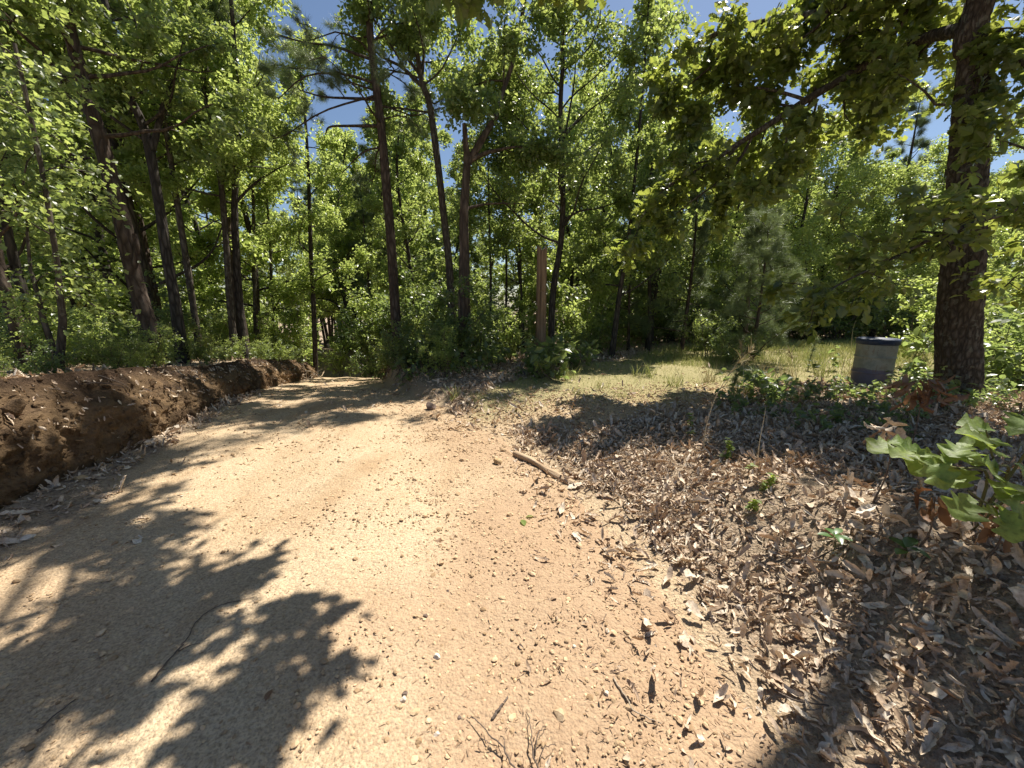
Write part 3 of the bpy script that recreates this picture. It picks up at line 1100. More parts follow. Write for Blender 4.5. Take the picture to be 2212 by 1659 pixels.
# ---- the big oak by the drum
oak_pts = pp([(2069, 832), (2071, 700), (2080, 550), (2088, 400), (2098, 250), (2108, 120), (2118, 0)], 5.0)
oak_path = trunk_path(oak_pts, 11.5, (.3, .03))
oak_limbs = [
    ([P(2112, -60, 5.0), P(2010, -45, 5.5), P(1922, 0, 5.9), P(1817, 15, 6.1), P(1742, 35, 6.2), P(1642, 50, 6.3), P(1573, 62, 6.4), P(1500, 98, 6.5), P(1440, 130, 6.6)], .085, .02),
    ([P(2100, 60, 5.0), P(1990, 85, 5.7), P(1892, 130, 6.1), P(1767, 200, 6.2), P(1663, 268, 6.3), P(1603, 305, 6.35), P(1523, 360, 6.4), P(1443, 402, 6.5), P(1385, 470, 6.5)], .075, .014),
    (pp([(1625, 295), (1580, 370), (1500, 430), (1440, 480)], 6.35, .2), .022, .006),
    (pp([(1740, 215), (1640, 190), (1560, 215), (1480, 280)], 6.2, .5), .024, .006),
    (pp([(1690, 250), (1700, 320), (1650, 385), (1600, 420)], 6.2, -.2), .02, .006),
    (pp([(1600, 60), (1560, 120), (1480, 190), (1400, 230)], 6.4, .4), .022, .006),
    (pp([(1800, 20), (1740, 80), (1660, 110), (1560, 130)], 6.1, .3), .022, .006),
    (pp([(1960, 20), (1930, 80), (1880, 60), (1800, 100)], 5.9, .3), .022, .006),
    ([P(1960, -60, 5.6), P(1880, -20, 6.0), P(1800, -30, 6.4), P(1700, -10, 6.8)], .03, .006),
    ([P(2040, 70, 5.4), P(1990, 110, 5.9), P(1940, 170, 6.1), P(1900, 190, 6.2)], .024, .006),
    ([P(1760, 190, 6.2), P(1760, 250, 6.4), P(1720, 330, 6.5), P(1700, 370, 6.5)], .02, .006),
    (pp([(1890, 130), (1850, 170), (1820, 230), (1840, 270)], 6.1, .2), .02, .006),
    ([(5.15, 5.05, 7.3), (3.8, 4.5, 8.4), (2.6, 4.0, 8.2), (1.5, 3.6, 7.2), (.7, 3.4, 6.0), (.1, 3.4, 5.0)], .09, .02, .75, .6),
    ([(1.3, 3.55, 6.9), (1.0, 3.3, 5.4), (.8, 3.2, 4.3), (.5, 3.2, 3.7)], .03, .01, .5, .5),
    ([(1.0, 3.5, 6.5), (.4, 3.3, 5.2), (.1, 3.25, 4.3), (-.3, 3.3, 3.85)], .03, .008, .25, .65),
    ([(1.2, 3.55, 6.8), (.3, 4.0, 6.2), (-.4, 4.4, 5.7), (-1.0, 4.7, 5.3)], .035, .01, .2, .6),
    ([(5.1, 5, 5.8), (4.7, 4.4, 6.2), (4.3, 3.9, 6.0), (3.9, 3.5, 5.6)], .05, .01),
    ([(5.0, 4.9, 5.4), (4.9, 4.0, 5.9), (4.5, 3.3, 5.9), (4.2, 2.9, 5.6)], .045, .01),
    ([(5.2, 5, 6.6), (5.3, 4.2, 6.9), (5.1, 3.5, 6.6), (4.8, 3.0, 6.0)], .05, .01),
    ([(4.7, 4.9, 5.0), (5.1, 4.1, 5.7), (4.9, 3.3, 5.5), (4.4, 2.8, 5.0)], .06, .015),
    ([(4.7, 5, 5.0), (5.4, 4.6, 5.4), (6.4, 4.3, 5.4), (7.4, 4.2, 5.0)], .07, .015),
    ([(4.7, 5, 5.6), (4.8, 6, 5.9), (4.6, 7, 5.6), (4.2, 7.6, 5.0)], .05, .012),
    ([(4.7, 5, 5.2), (5.4, 6.2, 5.6), (6.0, 7.2, 5.3), (6.4, 7.8, 4.8)], .05, .012),
    ([(5.6, 5.1, 10.0), (2.8, 5.5, 11.2), (.9, 6.2, 9.8), (.0, 6.3, 8.4), (-.7, 6.1, 7.2)], .07, .012, .62),
    (pp([(2110, 110), (2150, 60), (2200, 130), (2260, 180)], 5.0, -.5), .04, .01),
    ([(5.1, 5, 7.0), (5.4, 5.8, 7.6), (6.0, 6.6, 7.8)], .07, .015),
    ([(4.7, 5, 5.4), (5.6, 5.6, 5.2), (6.6, 6.2, 4.8)], .05, .012),
    (pp([(2085, 210), (2030, 230), (1990, 190), (1940, 160)], 4.9, .3), .02, .006),
]
oak = tree("oak_tree", "massive dark rough-barked oak leaning over the drum, its leafy limbs overhanging the clearing",
           oak_path, .3, .05, M["bark_oak"], 11, limbs=oak_limbs, ns=90, flare=1.25, barkd=.022, seg=.035, rough=.03,
           radii=[.235, .218, .20, .18, .165, .15, .13, .11, .085, .05],
           ram=dict(per_m=3.0, twigs_per=5, sublen=.3, twiglen=.34, side=(9, 5, 3), f0=.12, maxsub=.95, trop=(0, -.06)),
           leaf=(OAK, M["oakleaf"], 21500, .135, .06))

# ---- trees on the bank side of the road
T = trunk_path
LEAFY = dict(n=13, f0=.42, f1=.97, L=2.6, up=.3)
tree("oak_tree", "thick flaky-barked tree on top of the clay bank, slanting away from the road",
     T(pp([(350, 806), (318, 700), (296, 620), (264, 480), (216, 300), (172, 150), (140, 10)], 6.4), 13.5), .128, .045, M["bark_pine"], 21,
     auto=dict(n=14, f0=.5, f1=.97, L=2.3, up=.3), ram=MIDRAM, leaf=(OAKM, M["hard"], 11000, .09, .06), ns=26, barkd=.014, seg=.06, bare=[(pp([(288, 590), (296, 540), (290, 505)], 6.35), .045, .03)])
tree("forked_tree", "dark smooth trunk forking into two upright limbs behind the slanting flaky trunk",
     T(pp([(396, 790), (379, 660), (362, 560), (345, 450), (323, 320), (300, 250), (275, 200), (255, 120), (230, 20)], 7.8), 13.5), .102, .032, M["bark_dark"], 22,
     limbs=[(pp([(328, 325), (352, 235), (385, 140), (400, 80), (410, -20)], 7.8, .4), .06, .02)],
     auto=dict(n=14, f0=.42, f1=.97, L=2.2, up=.3), ram=MIDRAM, leaf=(OAKM, M["hard"], 11000, .09, .06))
tree("slim_tree", "slim straight tree between the forked trunk and the paired trunks",
     T(pp([(434, 775), (402, 560), (377, 400), (358, 270), (350, 150)], 9.5), 12), .075, .025, M["bark_grey"], 23,
     auto=dict(n=14, f0=.38, f1=.97, L=2.0, up=.3), ram=MIDRAM, leaf=(SIMPLE, M["hard"], 12000, .10, .1))
tree("paired_tree", "paler of two trunks standing together at the road bend",
     T(pp([(510, 795), (497, 650), (488, 520), (478, 400), (462, 300), (440, 190)], 10.3), 11), .09, .03, M["bark_grey"], 24,
     auto=dict(n=12, f0=.4, f1=.97, L=2.0, up=.3), ram=MIDRAM, leaf=(SIMPLE, M["bright"], 10500, .10, .1), group=None)
tree("paired_tree", "darker thicker of two trunks standing together at the road bend",
     T(pp([(530, 797), (517, 650), (508, 500), (508, 400), (515, 300), (512, 180)], 10.5), 12.5), .1, .03, M["bark_dark"], 25,
     limbs=[(pp([(508, 440), (545, 400), (590, 370), (630, 350)], 10.5, .3), .04, .01)],
     auto=dict(n=14, f0=.38, f1=.97, L=2.3, up=.3), ram=MIDRAM, leaf=(SIMPLE, M["bright"], 13000, .10, .1))
tree("slim_tree", "dark narrow trunk standing alone where the road drops out of sight",
     T(pp([(682, 800), (677, 650), (672, 560), (668, 430), (664, 330)], 14.2), 9.5), .10, .03, M["bark_dark"], 26,
     auto=dict(n=14, f0=.35, f1=.98, L=2.0, up=.3), ram=MIDRAM, leaf=(SIMPLE, M["bright"], 12000, .10, .1))
tree("spreading_tree", "low tree with wide spreading limbs beyond the end of the road",
     T(pp([(746, 790), (747, 700), (748, 640), (752, 560)], 24.5), 4.5), .2, .06, M["bark_dark"], 27,
     limbs=[(pp([(747, 690), (725, 655), (690, 645), (655, 650)], 24.5), .09, .02), (pp([(748, 700), (775, 660), (800, 630), (840, 600)], 24.5), .09, .02),
            (pp([(748, 670), (765, 620), (775, 560)], 24.5), .07, .02), (pp([(747, 665), (735, 620), (720, 570)], 24.5), .07, .02)],
     auto=dict(n=8, f0=.5, f1=.98, L=2.4, up=.3), ram=MIDRAM, leaf=(SIMPLE, M["bright"], 12000, .12, .12))
tree("slim_tree", "thin trunk just past the paired trunks at the road bend",
     T(pp([(553, 770), (551, 650), (548, 520), (546, 400)], 14), 10), .085, .03, M["bark_grey"], 28, auto=dict(n=12, f0=.35, f1=.97, L=2.0, up=.3), ram=MIDRAM, leaf=(SIMPLE, M["bright"], 10500, .10, .1))
tree("slim_tree", "faint thin trunk midway between the paired trunks and the lone dark trunk",
     T(pp([(592, 765), (587, 640), (583, 520)], 15), 9), .07, .03, M["bark_grey"], 29, auto=dict(n=12, f0=.3, f1=.97, L=1.9, up=.3), ram=MIDRAM, leaf=(SIMPLE, M["bright"], 10500, .10, .1))
tree("clump_tree", "thick trunk at the outer edge of the clump on the clay bank",
     T(pp([(50, 770), (36, 700), (16, 640), (-4, 570), (-30, 420)], 4.9), 8.5), .08, .03, M["bark_pine"], 31, ns=20, barkd=.01, seg=.06,
     auto=dict(n=9, f0=.56, f1=.97, L=1.25, up=.35), ram=MIDRAM, leaf=(OAKM, M["hard"], 4200, .075, .1))
tree("clump_tree", "second trunk of the clump on the clay bank, bending outward high up",
     T(pp([(86, 775), (66, 690), (40, 600), (14, 490), (-6, 380)], 5.1), 9), .066, .025, M["bark_dark"], 32, ns=18, barkd=.008, seg=.06,
     auto=dict(n=9, f0=.56, f1=.97, L=1.25, up=.35), ram=MIDRAM, leaf=(OAKM, M["hard"], 4200, .075, .1))
tree("crooked_tree", "small crooked tree splitting low into a V at the lip of the clay bank",
     T(pp([(127, 826), (128, 785), (133, 735), (136, 690), (130, 640), (122, 560)], 4.6), 4.2), .05, .015, M["bark_grey"], 33,
     limbs=[(pp([(127, 790), (113, 748), (94, 690), (80, 630), (66, 585), (58, 500)], 4.6), .036, .012)],
     auto=dict(n=6, f0=.6, f1=.97, L=.8, up=.3), ram=dict(MIDRAM, per_m=2.6), leaf=(OAKM, M["hard"], 700, .07, .07))

# ---- trees on the near verge of the drop, between road and clearing
tree("pine_tree", "tall straight pine with bare reddish trunk at the roadside, dead lower branches",
     T(pp([(864, 812), (859, 750), (851, 620), (843, 500), (833, 380), (825, 290), (812, 180), (800, 80), (795, -30)], 10.0), 15), .135, .05, M["bark_pine"], 41, ns=22, barkd=.01, seg=.08,
     bare=[(pp([(830, 317), (783, 330), (738, 375)], 10), .03, .008), (pp([(822, 272), (760, 272), (713, 274), (703, 290)], 10), .04, .012)],
     limbs=[(pp([(815, 215), (750, 212), (688, 207), (608, 180)], 10, .4), .04, .01), (pp([(810, 180), (740, 160), (660, 165), (600, 215)], 10, -.5), .035, .01),
            (pp([(806, 130), (720, 100), (650, 90), (560, 60)], 10, .2), .035, .01), (pp([(800, 90), (860, 70), (910, 90)], 10, .4), .03, .01),
            (pp([(815, 205), (700, 240), (620, 290), (590, 300)], 10, -.3), .025, .008), (pp([(818, 260), (870, 250), (905, 275)], 10, .4), .02, .008)],
     auto=dict(n=20, f0=.5, f1=.99, L=2.3, up=.1, rfrac=.28), ram=PINERAM, leaf=('needle', M["needle"], 2800, .16))
tree("oak_tree", "grey lichen-spotted trunk with forked bare upper limbs beside the tall pine",
     T(pp([(977, 790), (972, 600), (958, 460), (943, 330), (928, 225), (916, 190), (906, 150), (900, 90), (895, 0)], 10.5), 15), .105, .03, M["bark_grey"], 42, ns=18, seg=.1,
     limbs=[(pp([(918, 193), (868, 145), (818, 118), (770, 60)], 10.5), .05, .012), (pp([(906, 160), (868, 110), (838, 80), (820, 20)], 10.5, .3), .04, .012),
            (pp([(928, 243), (880, 236), (838, 232), (790, 240)], 10.5), .03, .01), (pp([(912, 170), (916, 90), (914, 0), (925, -80)], 10.5, .4), .04, .012)],
     auto=dict(n=16, f0=.45, f1=.98, L=2.8, up=.35), ram=MIDRAM, leaf=(OAKM, M["hard"], 14000, .105, .1))
tree("snag_tree", "half-dead peeling brown trunk with a broken tip and one long sideways limb",
     T(pp([(1006, 780), (1003, 650), (1003, 555), (1003, 450), (1009, 350), (1006, 315), (1003, 268)], 9.3), 0), .15, .045, M["bark_dead"], 43, ns=20, barkd=.014, seg=.07,
     limbs=[(pp([(1011, 352), (1048, 290), (1073, 245), (1084, 205), (1110, 120)], 9.3, .5) + [np.array([.35, 9.9, 8.6]), np.array([.3, 9.6, 10.6]), np.array([-.2, 9.2, 12.0])], .085, .02), (pp([(1015, 348), (1050, 330), (1082, 323), (1120, 317), (1208, 332)], 9.3, .3), .06, .012)],
     bare=[(pp([(1009, 450), (1058, 440), (1133, 440)], 9.3, .4), .04, .012)],
     ram=dict(MIDRAM, f0=.35), leaf=(OAKM, M["hard"], 11000, .105, .12))
tree("slim_tree", "slender dark tree rising directly behind the weathered pole",
     T(pp([(1190, 795), (1194, 640), (1212, 520), (1216, 425), (1213, 320), (1211, 225), (1216, 125), (1215, 0)], 10.8), 17), .095, .025, M["bark_dark"], 44,
     limbs=[(pp([(1218, 475), (1255, 455), (1293, 450), (1350, 430)], 10.8), .035, .01), (pp([(1213, 330), (1240, 180), (1245, 60)], 10.8, .3), .03, .01)],
     auto=dict(n=27, f0=.22, f1=.98, L=2.7, up=.35, taper=.15), ram=MIDRAM, leaf=(OAKM, M["hard"], 13500, .105, .1))
tree("slim_tree", "dark tree at the wood's edge tilting toward the clearing",
     T(pp([(1320, 772), (1330, 700), (1340, 625), (1353, 550), (1365, 450)], 10.6), 9.5), .085, .02, M["bark_dark"], 45,
     auto=dict(n=14, f0=.3, f1=.98, L=1.9, up=.35), ram=MIDRAM, leaf=(OAKM, M["hard"], 11000, .10, .1))
tree("slim_tree", "upright dark trunk among the young pines at the wood's edge",
     T(pp([(1403, 760), (1403, 615), (1403, 500), (1406, 400)], 12), 9), .06, .02, M["bark_dark"], 46, auto=dict(n=13, f0=.3, f1=.98, L=1.8, up=.35), ram=MIDRAM, leaf=(SIMPLE, M["hard"], 10500, .10, .1))
tree("slim_tree", "thin trunk slanting across the young pines at the wood's edge",
     T(pp([(1395, 755), (1423, 600), (1453, 470), (1475, 390)], 12.4), 8.5), .05, .02, M["bark_dark"], 47, auto=dict(n=12, f0=.35, f1=.98, L=1.8, up=.35), ram=MIDRAM, leaf=(SIMPLE, M["hard"], 10500, .10, .1))
for k, (bx_, tx_, Yk, lb) in enumerate([(1060, 1060, 11.6, "wand-thin sapling nearest the peeling snag"), (1090, 1094, 12.2, "thin straight sapling midway between the snag and the pole"), (1132, 1125, 11.8, "thin straight sapling closest to the weathered pole")]):
    tree("sapling_tree", lb, T(pp([(bx_, 770), (tx_, 600), (tx_ - 4, 450)], Yk), 7.5), .04, .012, M["bark_dark"], 60 + k, auto=dict(n=12, f0=.3, f1=.98, L=1.4, up=.3), ram=MIDRAM, leaf=(SIMPLE, M["hard"], 7000, .095, .1))

# ---- trees round the clearing
def rounded(name, label, x, y, top, r, seed, n=13000, mat="bright", lf=SIMPLE, size=.115, f0=.08, L=2.6, nl=26, **kw):
    z = float(terrain(x, y))
    rng = np.random.default_rng(seed)
    pth = np.array([(x, y, z - .12), (x + rng.normal(0, .1), y, z + (top - z) * .35), (x + rng.normal(0, .25), y + .1, z + (top - z) * .7), (x, y, top)])
    return tree(name, label, pth, r, .02, M["bark_dark"], seed, auto=dict(n=nl, f0=f0, f1=.98, L=L, up=.3, taper=.6), ram=dict(MIDRAM, per_m=1.9), leaf=(lf, M[mat], n, size, .12), **kw)


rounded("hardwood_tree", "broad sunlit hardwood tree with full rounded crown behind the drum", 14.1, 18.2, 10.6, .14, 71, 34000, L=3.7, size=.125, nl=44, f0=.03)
rounded("hardwood_tree", "leafy tree between the rounded sunlit crown and the young pines", 10.5, 18.4, 8.2, .12, 72, 18000, "hard", L=2.6)
rounded("hardwood_tree", "leafy tree at the clearing's far corner, behind the oak trunk", 19.0, 18.5, 8.0, .12, 73, 18000, "bright", L=2.8)
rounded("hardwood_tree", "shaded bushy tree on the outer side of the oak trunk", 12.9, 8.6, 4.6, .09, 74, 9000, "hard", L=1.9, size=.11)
rounded("hardwood_tree", "tall leafy tree rising above the young pines", 6.4, 15.5, 9.2, .12, 75, 18000, "hard", L=2.4)
rounded("hardwood_tree", "leafy tree between the tilting dark trunk and the young pines", 4.9, 13.6, 6.8, .09, 76, 10000, "hard", L=2.0)


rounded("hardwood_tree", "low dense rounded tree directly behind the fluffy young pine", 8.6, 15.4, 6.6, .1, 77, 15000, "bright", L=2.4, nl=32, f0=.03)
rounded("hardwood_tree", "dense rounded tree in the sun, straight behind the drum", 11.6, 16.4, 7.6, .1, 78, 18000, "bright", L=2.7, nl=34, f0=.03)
rounded("hardwood_tree", "dense low tree between the drum and the oak, at the back of the clearing", 15.6, 16.8, 6.2, .1, 79, 14000, "hard", L=2.5, nl=30, f0=.03)


def pine(name, label, x, y, top, r, seed, n=2600, size=.2, f0=.12, L=1.6, group=None, nl=26, mat="needle"):
    z = float(terrain(x, y))
    rng = np.random.default_rng(seed)
    pth = np.array([(x, y, z - .12), (x + rng.normal(0, .06), y, z + (top - z) * .5), (x, y, top)])
    return tree(name, label, pth, r, .012, M["bark_pine"], seed, group=group, auto=dict(n=nl, f0=f0, f1=.985, L=L, up=.25, taper=.75, rfrac=.35, trop=.08), ram=dict(PINERAM, f0=.2, per_m=2.4), leaf=('needle', M[mat], n, size))


pine("pine_tree", "fluffy grey-green young pine at the edge of the clearing, next to the drum", 6.2, 9.9, 3.5, .05, 81, 1500, .2, .06, 1.3)
pine("pine_tree", "young pine with dark stem, second from the tilting dark trunk", 5.2, 11.8, 5.6, .06, 82, 1900, .19, .12, 1.3)
pine("pine_tree", "taller young pine standing behind the fluffy grey-green one", 7.6, 12.6, 6.0, .07, 83, 2300, .2, .12, 1.6)
pine("pine_tree", "young pine closest to the tilting dark trunk", 3.7, 12.2, 4.6, .05, 84, 1500, .19, .15, 1.2)
pine("pine_tree", "tall distant pine whose top shows above the rounded sunlit crown", 22.0, 23.5, 12.6, .2, 85, 2600, .3, .3, 2.2)
pine("pine_tree", "distant pine top poking out just beside the oak limbs", 13.5, 24.0, 12.2, .2, 86, 2400, .3, .3, 2.0)
pine("pine_tree", "dark feathery pine high above the forked trunk", -8.0, 11.5, 14.5, .14, 87, 3600, .2, .45, 2.4)
pine("pine_tree", "feathery pine deep among the trunks above the clay bank", -9.5, 10.5, 12.0, .13, 88, 3200, .2, .35, 2.2)

# ---- small tree just outside the view whose branch crosses the oak trunk
z_ = float(terrain(7.0, 3.9))
tree("understory_tree", "small tree reaching a drooping leafy branch across the oak trunk", [(7.3, 4.0, z_ - .1), (7.2, 4.0, z_ + 1.5), (7.0, 4.0, z_ + 3.2), (6.9, 4.1, z_ + 4.6)], .06, .015, M["bark_grey"], 91,
     limbs=[([(7.05, 4.0, 2.6)] + pp([(2330, 410), (2191, 455), (2037, 505), (1922, 562), (1827, 607), (1750, 650)], 4.0, .3), .03, .006), (pp([(2260, 430), (2170, 440), (2100, 470), (2060, 470)], 3.9, -.2), .015, .005),
            (pp([(2037, 505), (1960, 500), (1890, 520), (1830, 500)], 4.1, .6), .012, .005), (pp([(2330, 420), (2230, 330), (2150, 300)], 4.0, .4), .02, .006), (pp([(2330, 430), (2230, 560), (2170, 620)], 4.0, .5), .02, .006)],
     auto=dict(n=6, f0=.5, f1=.95, L=1.5, up=.3), ram=dict(per_m=3.4, twigs_per=4, sublen=.3, twiglen=.28, side=(7, 4, 3), f0=.15, maxsub=.55, trop=(-.02, -.06)), leaf=(OVAL + OAKM, M["oakleaf"], 2600, .12, .05))


# ------------------------------------------------------------------ deep woods (copies share their meshes)
def proto_hard(seed, mat, H=10.0):
    rng = np.random.default_rng(seed)
    pth = np.array([(0, 0, -.3), (rng.normal(0, .15), rng.normal(0, .15), H * .35), (rng.normal(0, .3), rng.normal(0, .3), H * .7), (rng.normal(0, .4), rng.normal(0, .4), H)])
    r = tree("woodland_tree", "", pth + [0, 0, 0], .12, .02, M["bark_dark"], seed, group=None,
             auto=dict(n=24, f0=.14, f1=.98, L=2.5, up=.3, taper=.5), ram=dict(MIDRAM, per_m=1.6, side=(5, 3, 3)), leaf=(SIMPLE, M[mat], 11500, .14, .085), ns=8, seg=.5)
    return r


def proto_pine(seed, H=11.0):
    rng = np.random.default_rng(seed)
    pth = np.array([(0, 0, -.3), (rng.normal(0, .1), 0, H * .5), (0, 0, H)])
    return tree("woodland_pine", "", pth, .13, .015, M["bark_pine"], seed, auto=dict(n=26, f0=.25, f1=.985, L=2.0, up=.2, taper=.7, rfrac=.3, trop=.06),
                ram=dict(PINERAM, side=(5, 3, 3)), leaf=('needle', M["needle"], 2600, .24), ns=8, seg=.5)


hard_protos = [proto_hard(201, "bright"), proto_hard(202, "hard"), proto_hard(203, "bright"), proto_hard(204, "hard"), proto_hard(205, "bright")]
pine_protos = [proto_pine(211), proto_pine(212)]
used = set()


def place(protos, k, x, y, s, rz, label, group, dz=0.0, tilt=None):
    p = protos[k % len(protos)]
    loc = (x, y, float(terrain(x, y)) + dz)
    if p.name in used:
        c = copy_tree(p, loc, rz, s, label, group)
    else:
        used.add(p.name)
        p.location = loc
        p.rotation_euler = (0, 0, rz)
        p.scale = (s, s, s)
        p["label"] = label
        p["group"] = group
        c = p
    if "category" not in c.keys():
        c["category"] = "tree"
    return c


rng = np.random.default_rng(300)
spots = []
GL = "woodland trees above the clay bank"
GM = "woodland trees behind the pole and the tall pine"
GR = "woodland trees closing off the clearing"
tries = 0
while len(spots) < 104 and tries < 20000:
    tries += 1
    y = 8.5 + 38 * rng.uniform() ** 1.15
    x = rng.uniform(-1.45 * y - 2, 1.45 * y + 2)
    e = x / y
    if x > xl(y) - 1.5 and x < xr(y) + 1.3 and y < 22:
        continue
    if xl(y) - 1 < x < xr(y) + 1:
        continue
    right = x > xr(y)
    if right and y < (12.6 if x < 2.5 else 14.5 if x < 6 else 20.0):
        continue
    if not right and y < 9.5:
        continue
    if any((x - a_) ** 2 + (y - b_) ** 2 < (1.9 + .03 * y) ** 2 for a_, b_, *_ in spots):
        continue
    spots.append((x, y, right))
for _ in range(400):
    if len(spots) > 122:
        break
    y = rng.uniform(19, 44)
    x = rng.uniform(-.52, -.2) * y
    if xl(y) - .8 < x < xr(y) + .8 or any((x - a_) ** 2 + (y - b_) ** 2 < 2.2 for a_, b_, *_ in spots):
        continue
    spots.append((x, y, x > xr(y)))
nb = len(spots)
for _ in range(3000):
    if len(spots) > nb + 34:
        break
    y = rng.uniform(16, 33)
    x = rng.uniform(.12, 1.3) * y
    if y < (17 if x < 7 else 20.0) or any((x - a_) ** 2 + (y - b_) ** 2 < 2.6 for a_, b_, *_ in spots):
        continue
    spots.append((x, y, True))
for i, (x, y, right) in enumerate(spots):
    e = x / y
    gz = float(terrain(x, y))
    if not right:
        top = rng.uniform(9, 14) if y < 16 else rng.uniform(11, 16)
        if -.62 < e: top = min(top, 1.6 + .36 * y)
        lab, grp = ("hardwood" if 1 else "", GL)
    elif e < .25:
        top = min(rng.uniform(7, 13), 1.6 + rng.uniform(.34, .52) * y)
    else:
        top = min(rng.uniform(6.5, 11), 1.6 + rng.uniform(.3, .42) * y)
    ispine = rng.uniform() < (.18 if e < .2 else .35)
    H = max(top - gz, 4.0)
    if not right:
        lab, grp = ("one of the pines in the deep shade above the clay bank", GL + ", pines") if ispine else ("one of the leafy trees massed in the woods above the clay bank", GL)
    elif e < .25:
        lab, grp = ("one of the pines in the woods behind the pole and tall roadside pine", GM + ", pines") if ispine else ("one of the leafy trees massed behind the pole and tall roadside pine", GM)
    else:
        lab, grp = ("one of the pines in the woods closing off the clearing", GR + ", pines") if ispine else ("one of the leafy trees massed at the far side of the clearing", GR)
    if ispine:
        place(pine_protos, i, x, y, H / 11.0, rng.uniform(0, 6.28), lab, grp)
    else:
        place(hard_protos, int(rng.integers(5)), x, y, H / 10.0, rng.uniform(0, 6.28), lab, grp)



# ------------------------------------------------------------------ bushes
def proto_bush(name, seed, mat, lf, n, size, h=1.2, w=.7, stems=7, cat="bush"):
    rng = np.random.default_rng(seed)
    root = empty(name, (0, 0, 0), "", cat)
    wood, acc = Acc(), Acc()
    tws = []
    for k in range(stems):
        az = 6.28 * k / stems + rng.normal(0, .3)
        d = np.array([math.cos(az) * w * rng.uniform(.3, 1.1), math.sin(az) * w * rng.uniform(.3, 1.1), h * rng.uniform(.7, 1.1)])
        st = grow(rng, (rng.normal(0, .06), rng.normal(0, .06), -.05), d, np.linalg.norm(d), 6, .18, .02)
        tws.append(ramify(wood, rng, [(st, .012, .004)], per_m=5, twigs_per=3, sublen=.35, twiglen=.2, side=(5, 3, 3), f0=.15, draw_twigs=False, maxsub=.5, rmin=.003))
    tw = np.concatenate(tws)
    put_leaves(acc, tw, n, lf, size, rng, .04, .8, .6)
    part("stem", wood, M["twig"], root, True)
    part("foliage", acc, M[mat], root)
    return root


bush_protos = [proto_bush("bush", 401, "bushleaf", OVAL, 1500, .085), proto_bush("bush", 402, "hard", SIMPLE, 2200, .075, 1.4, .8, 8),
               proto_bush("bush", 403, "bushleaf", OVAL, 1300, .1, 1.0, .9), proto_bush("bush", 404, "bright", SIMPLE, 2000, .08, 1.5, .6)]
sapl_protos = [proto_bush("sapling", 411, "bushleaf", OVAL, 1500, .105, 2.4, .55, 3, "sapling"), proto_bush("sapling", 412, "hard", OAKM, 1500, .11, 2.7, .6, 3, "sapling"),
               proto_bush("sapling", 413, "bright", OVAL, 1600, .095, 2.2, .7, 4, "sapling")]
fern_protos = [proto_bush("low_plant", 421, "bushleaf", OVAL, 110, .15, .24, .62, 6, "plant"), proto_bush("low_plant", 422, "bushleaf", OVAL, 90, .19, .28, .7, 5, "plant"),
               proto_bush("low_plant", 423, "bushleaf", OAKM, 130, .13, .3, .5, 6, "plant")]

# named bushes, seen one by one
for k, (px, py, Y, h, lb) in enumerate([
        (930, 800, 8.7, 1.25, "glossy-leaved bush spilling over the road edge, first from the tall pine"),
        (842, 812, 10.2, .9, "low bush over the exposed roots beside the tall roadside pine"),
        (828, 806, 12.0, 1.2, "bush on the near side of the far road bend, past the tall pine"),
        (960, 830, 7.6, .8, "nearest leafy bush on the verge, above the brown rock"),
        (870, 822, 8.6, .8, "bush overhanging the trailing roots of the verge"),
        (1985, 760, 8.6, 2.3, "bright yellow-green sapling glowing in the sun just beside the oak trunk"),
        (985, 800, 8.5, 1.9, "tall glossy-leaved sapling bush hiding the foot of the grey spotted trunk"),
        (738, 803, 15.6, 1.1, "rounded bush closing the view where the road bends out of sight"),
        (806, 800, 16.5, 1.3, "sunlit bush on the inside of the far road bend"),
        (1040, 800, 8.9, 1.7, "glossy-leaved sapling bush just in front of the peeling snag"),
        (895, 815, 9.2, 1.0, "bush crowding the foot of the tall roadside pine"),
        (1105, 790, 9.6, 1.1, "low bush between the peeling snag and the weathered pole"),
        (1575, 770, 9.4, 1.0, "pale-leaved bush in the sun in front of the fluffy young pine"),
        (1530, 780, 10.4, 1.1, "bush at the wood's edge between the dark tilted tree and fluffy pine")]):
    p = P(px, py, Y)
    pr = (sapl_protos if h > 1.4 else bush_protos)
    b = place(pr, k, p[0], p[1], h / (2.4 if h > 1.4 else 1.25), k * 1.3, lb, "bushes at the verge of the road and clearing")

rng = np.random.default_rng(500)
def patch(n, test, lo, hi, protos, base, label, group, md=.5):
    done, tr_ = [], 0
    while len(done) < n and tr_ < 6000:
        tr_ += 1
        y = rng.uniform(2.2, 26)
        x = rng.uniform(-1.42 * y - .6, 1.42 * y + .6)
        if not test(x, y) or any((x - a_) ** 2 + (y - b_) ** 2 < md * md for a_, b_ in done):
            continue
        done.append((x, y))
        place(protos, int(rng.integers(len(protos))), x, y, rng.uniform(lo, hi) / base, rng.uniform(0, 6.28), label, group)


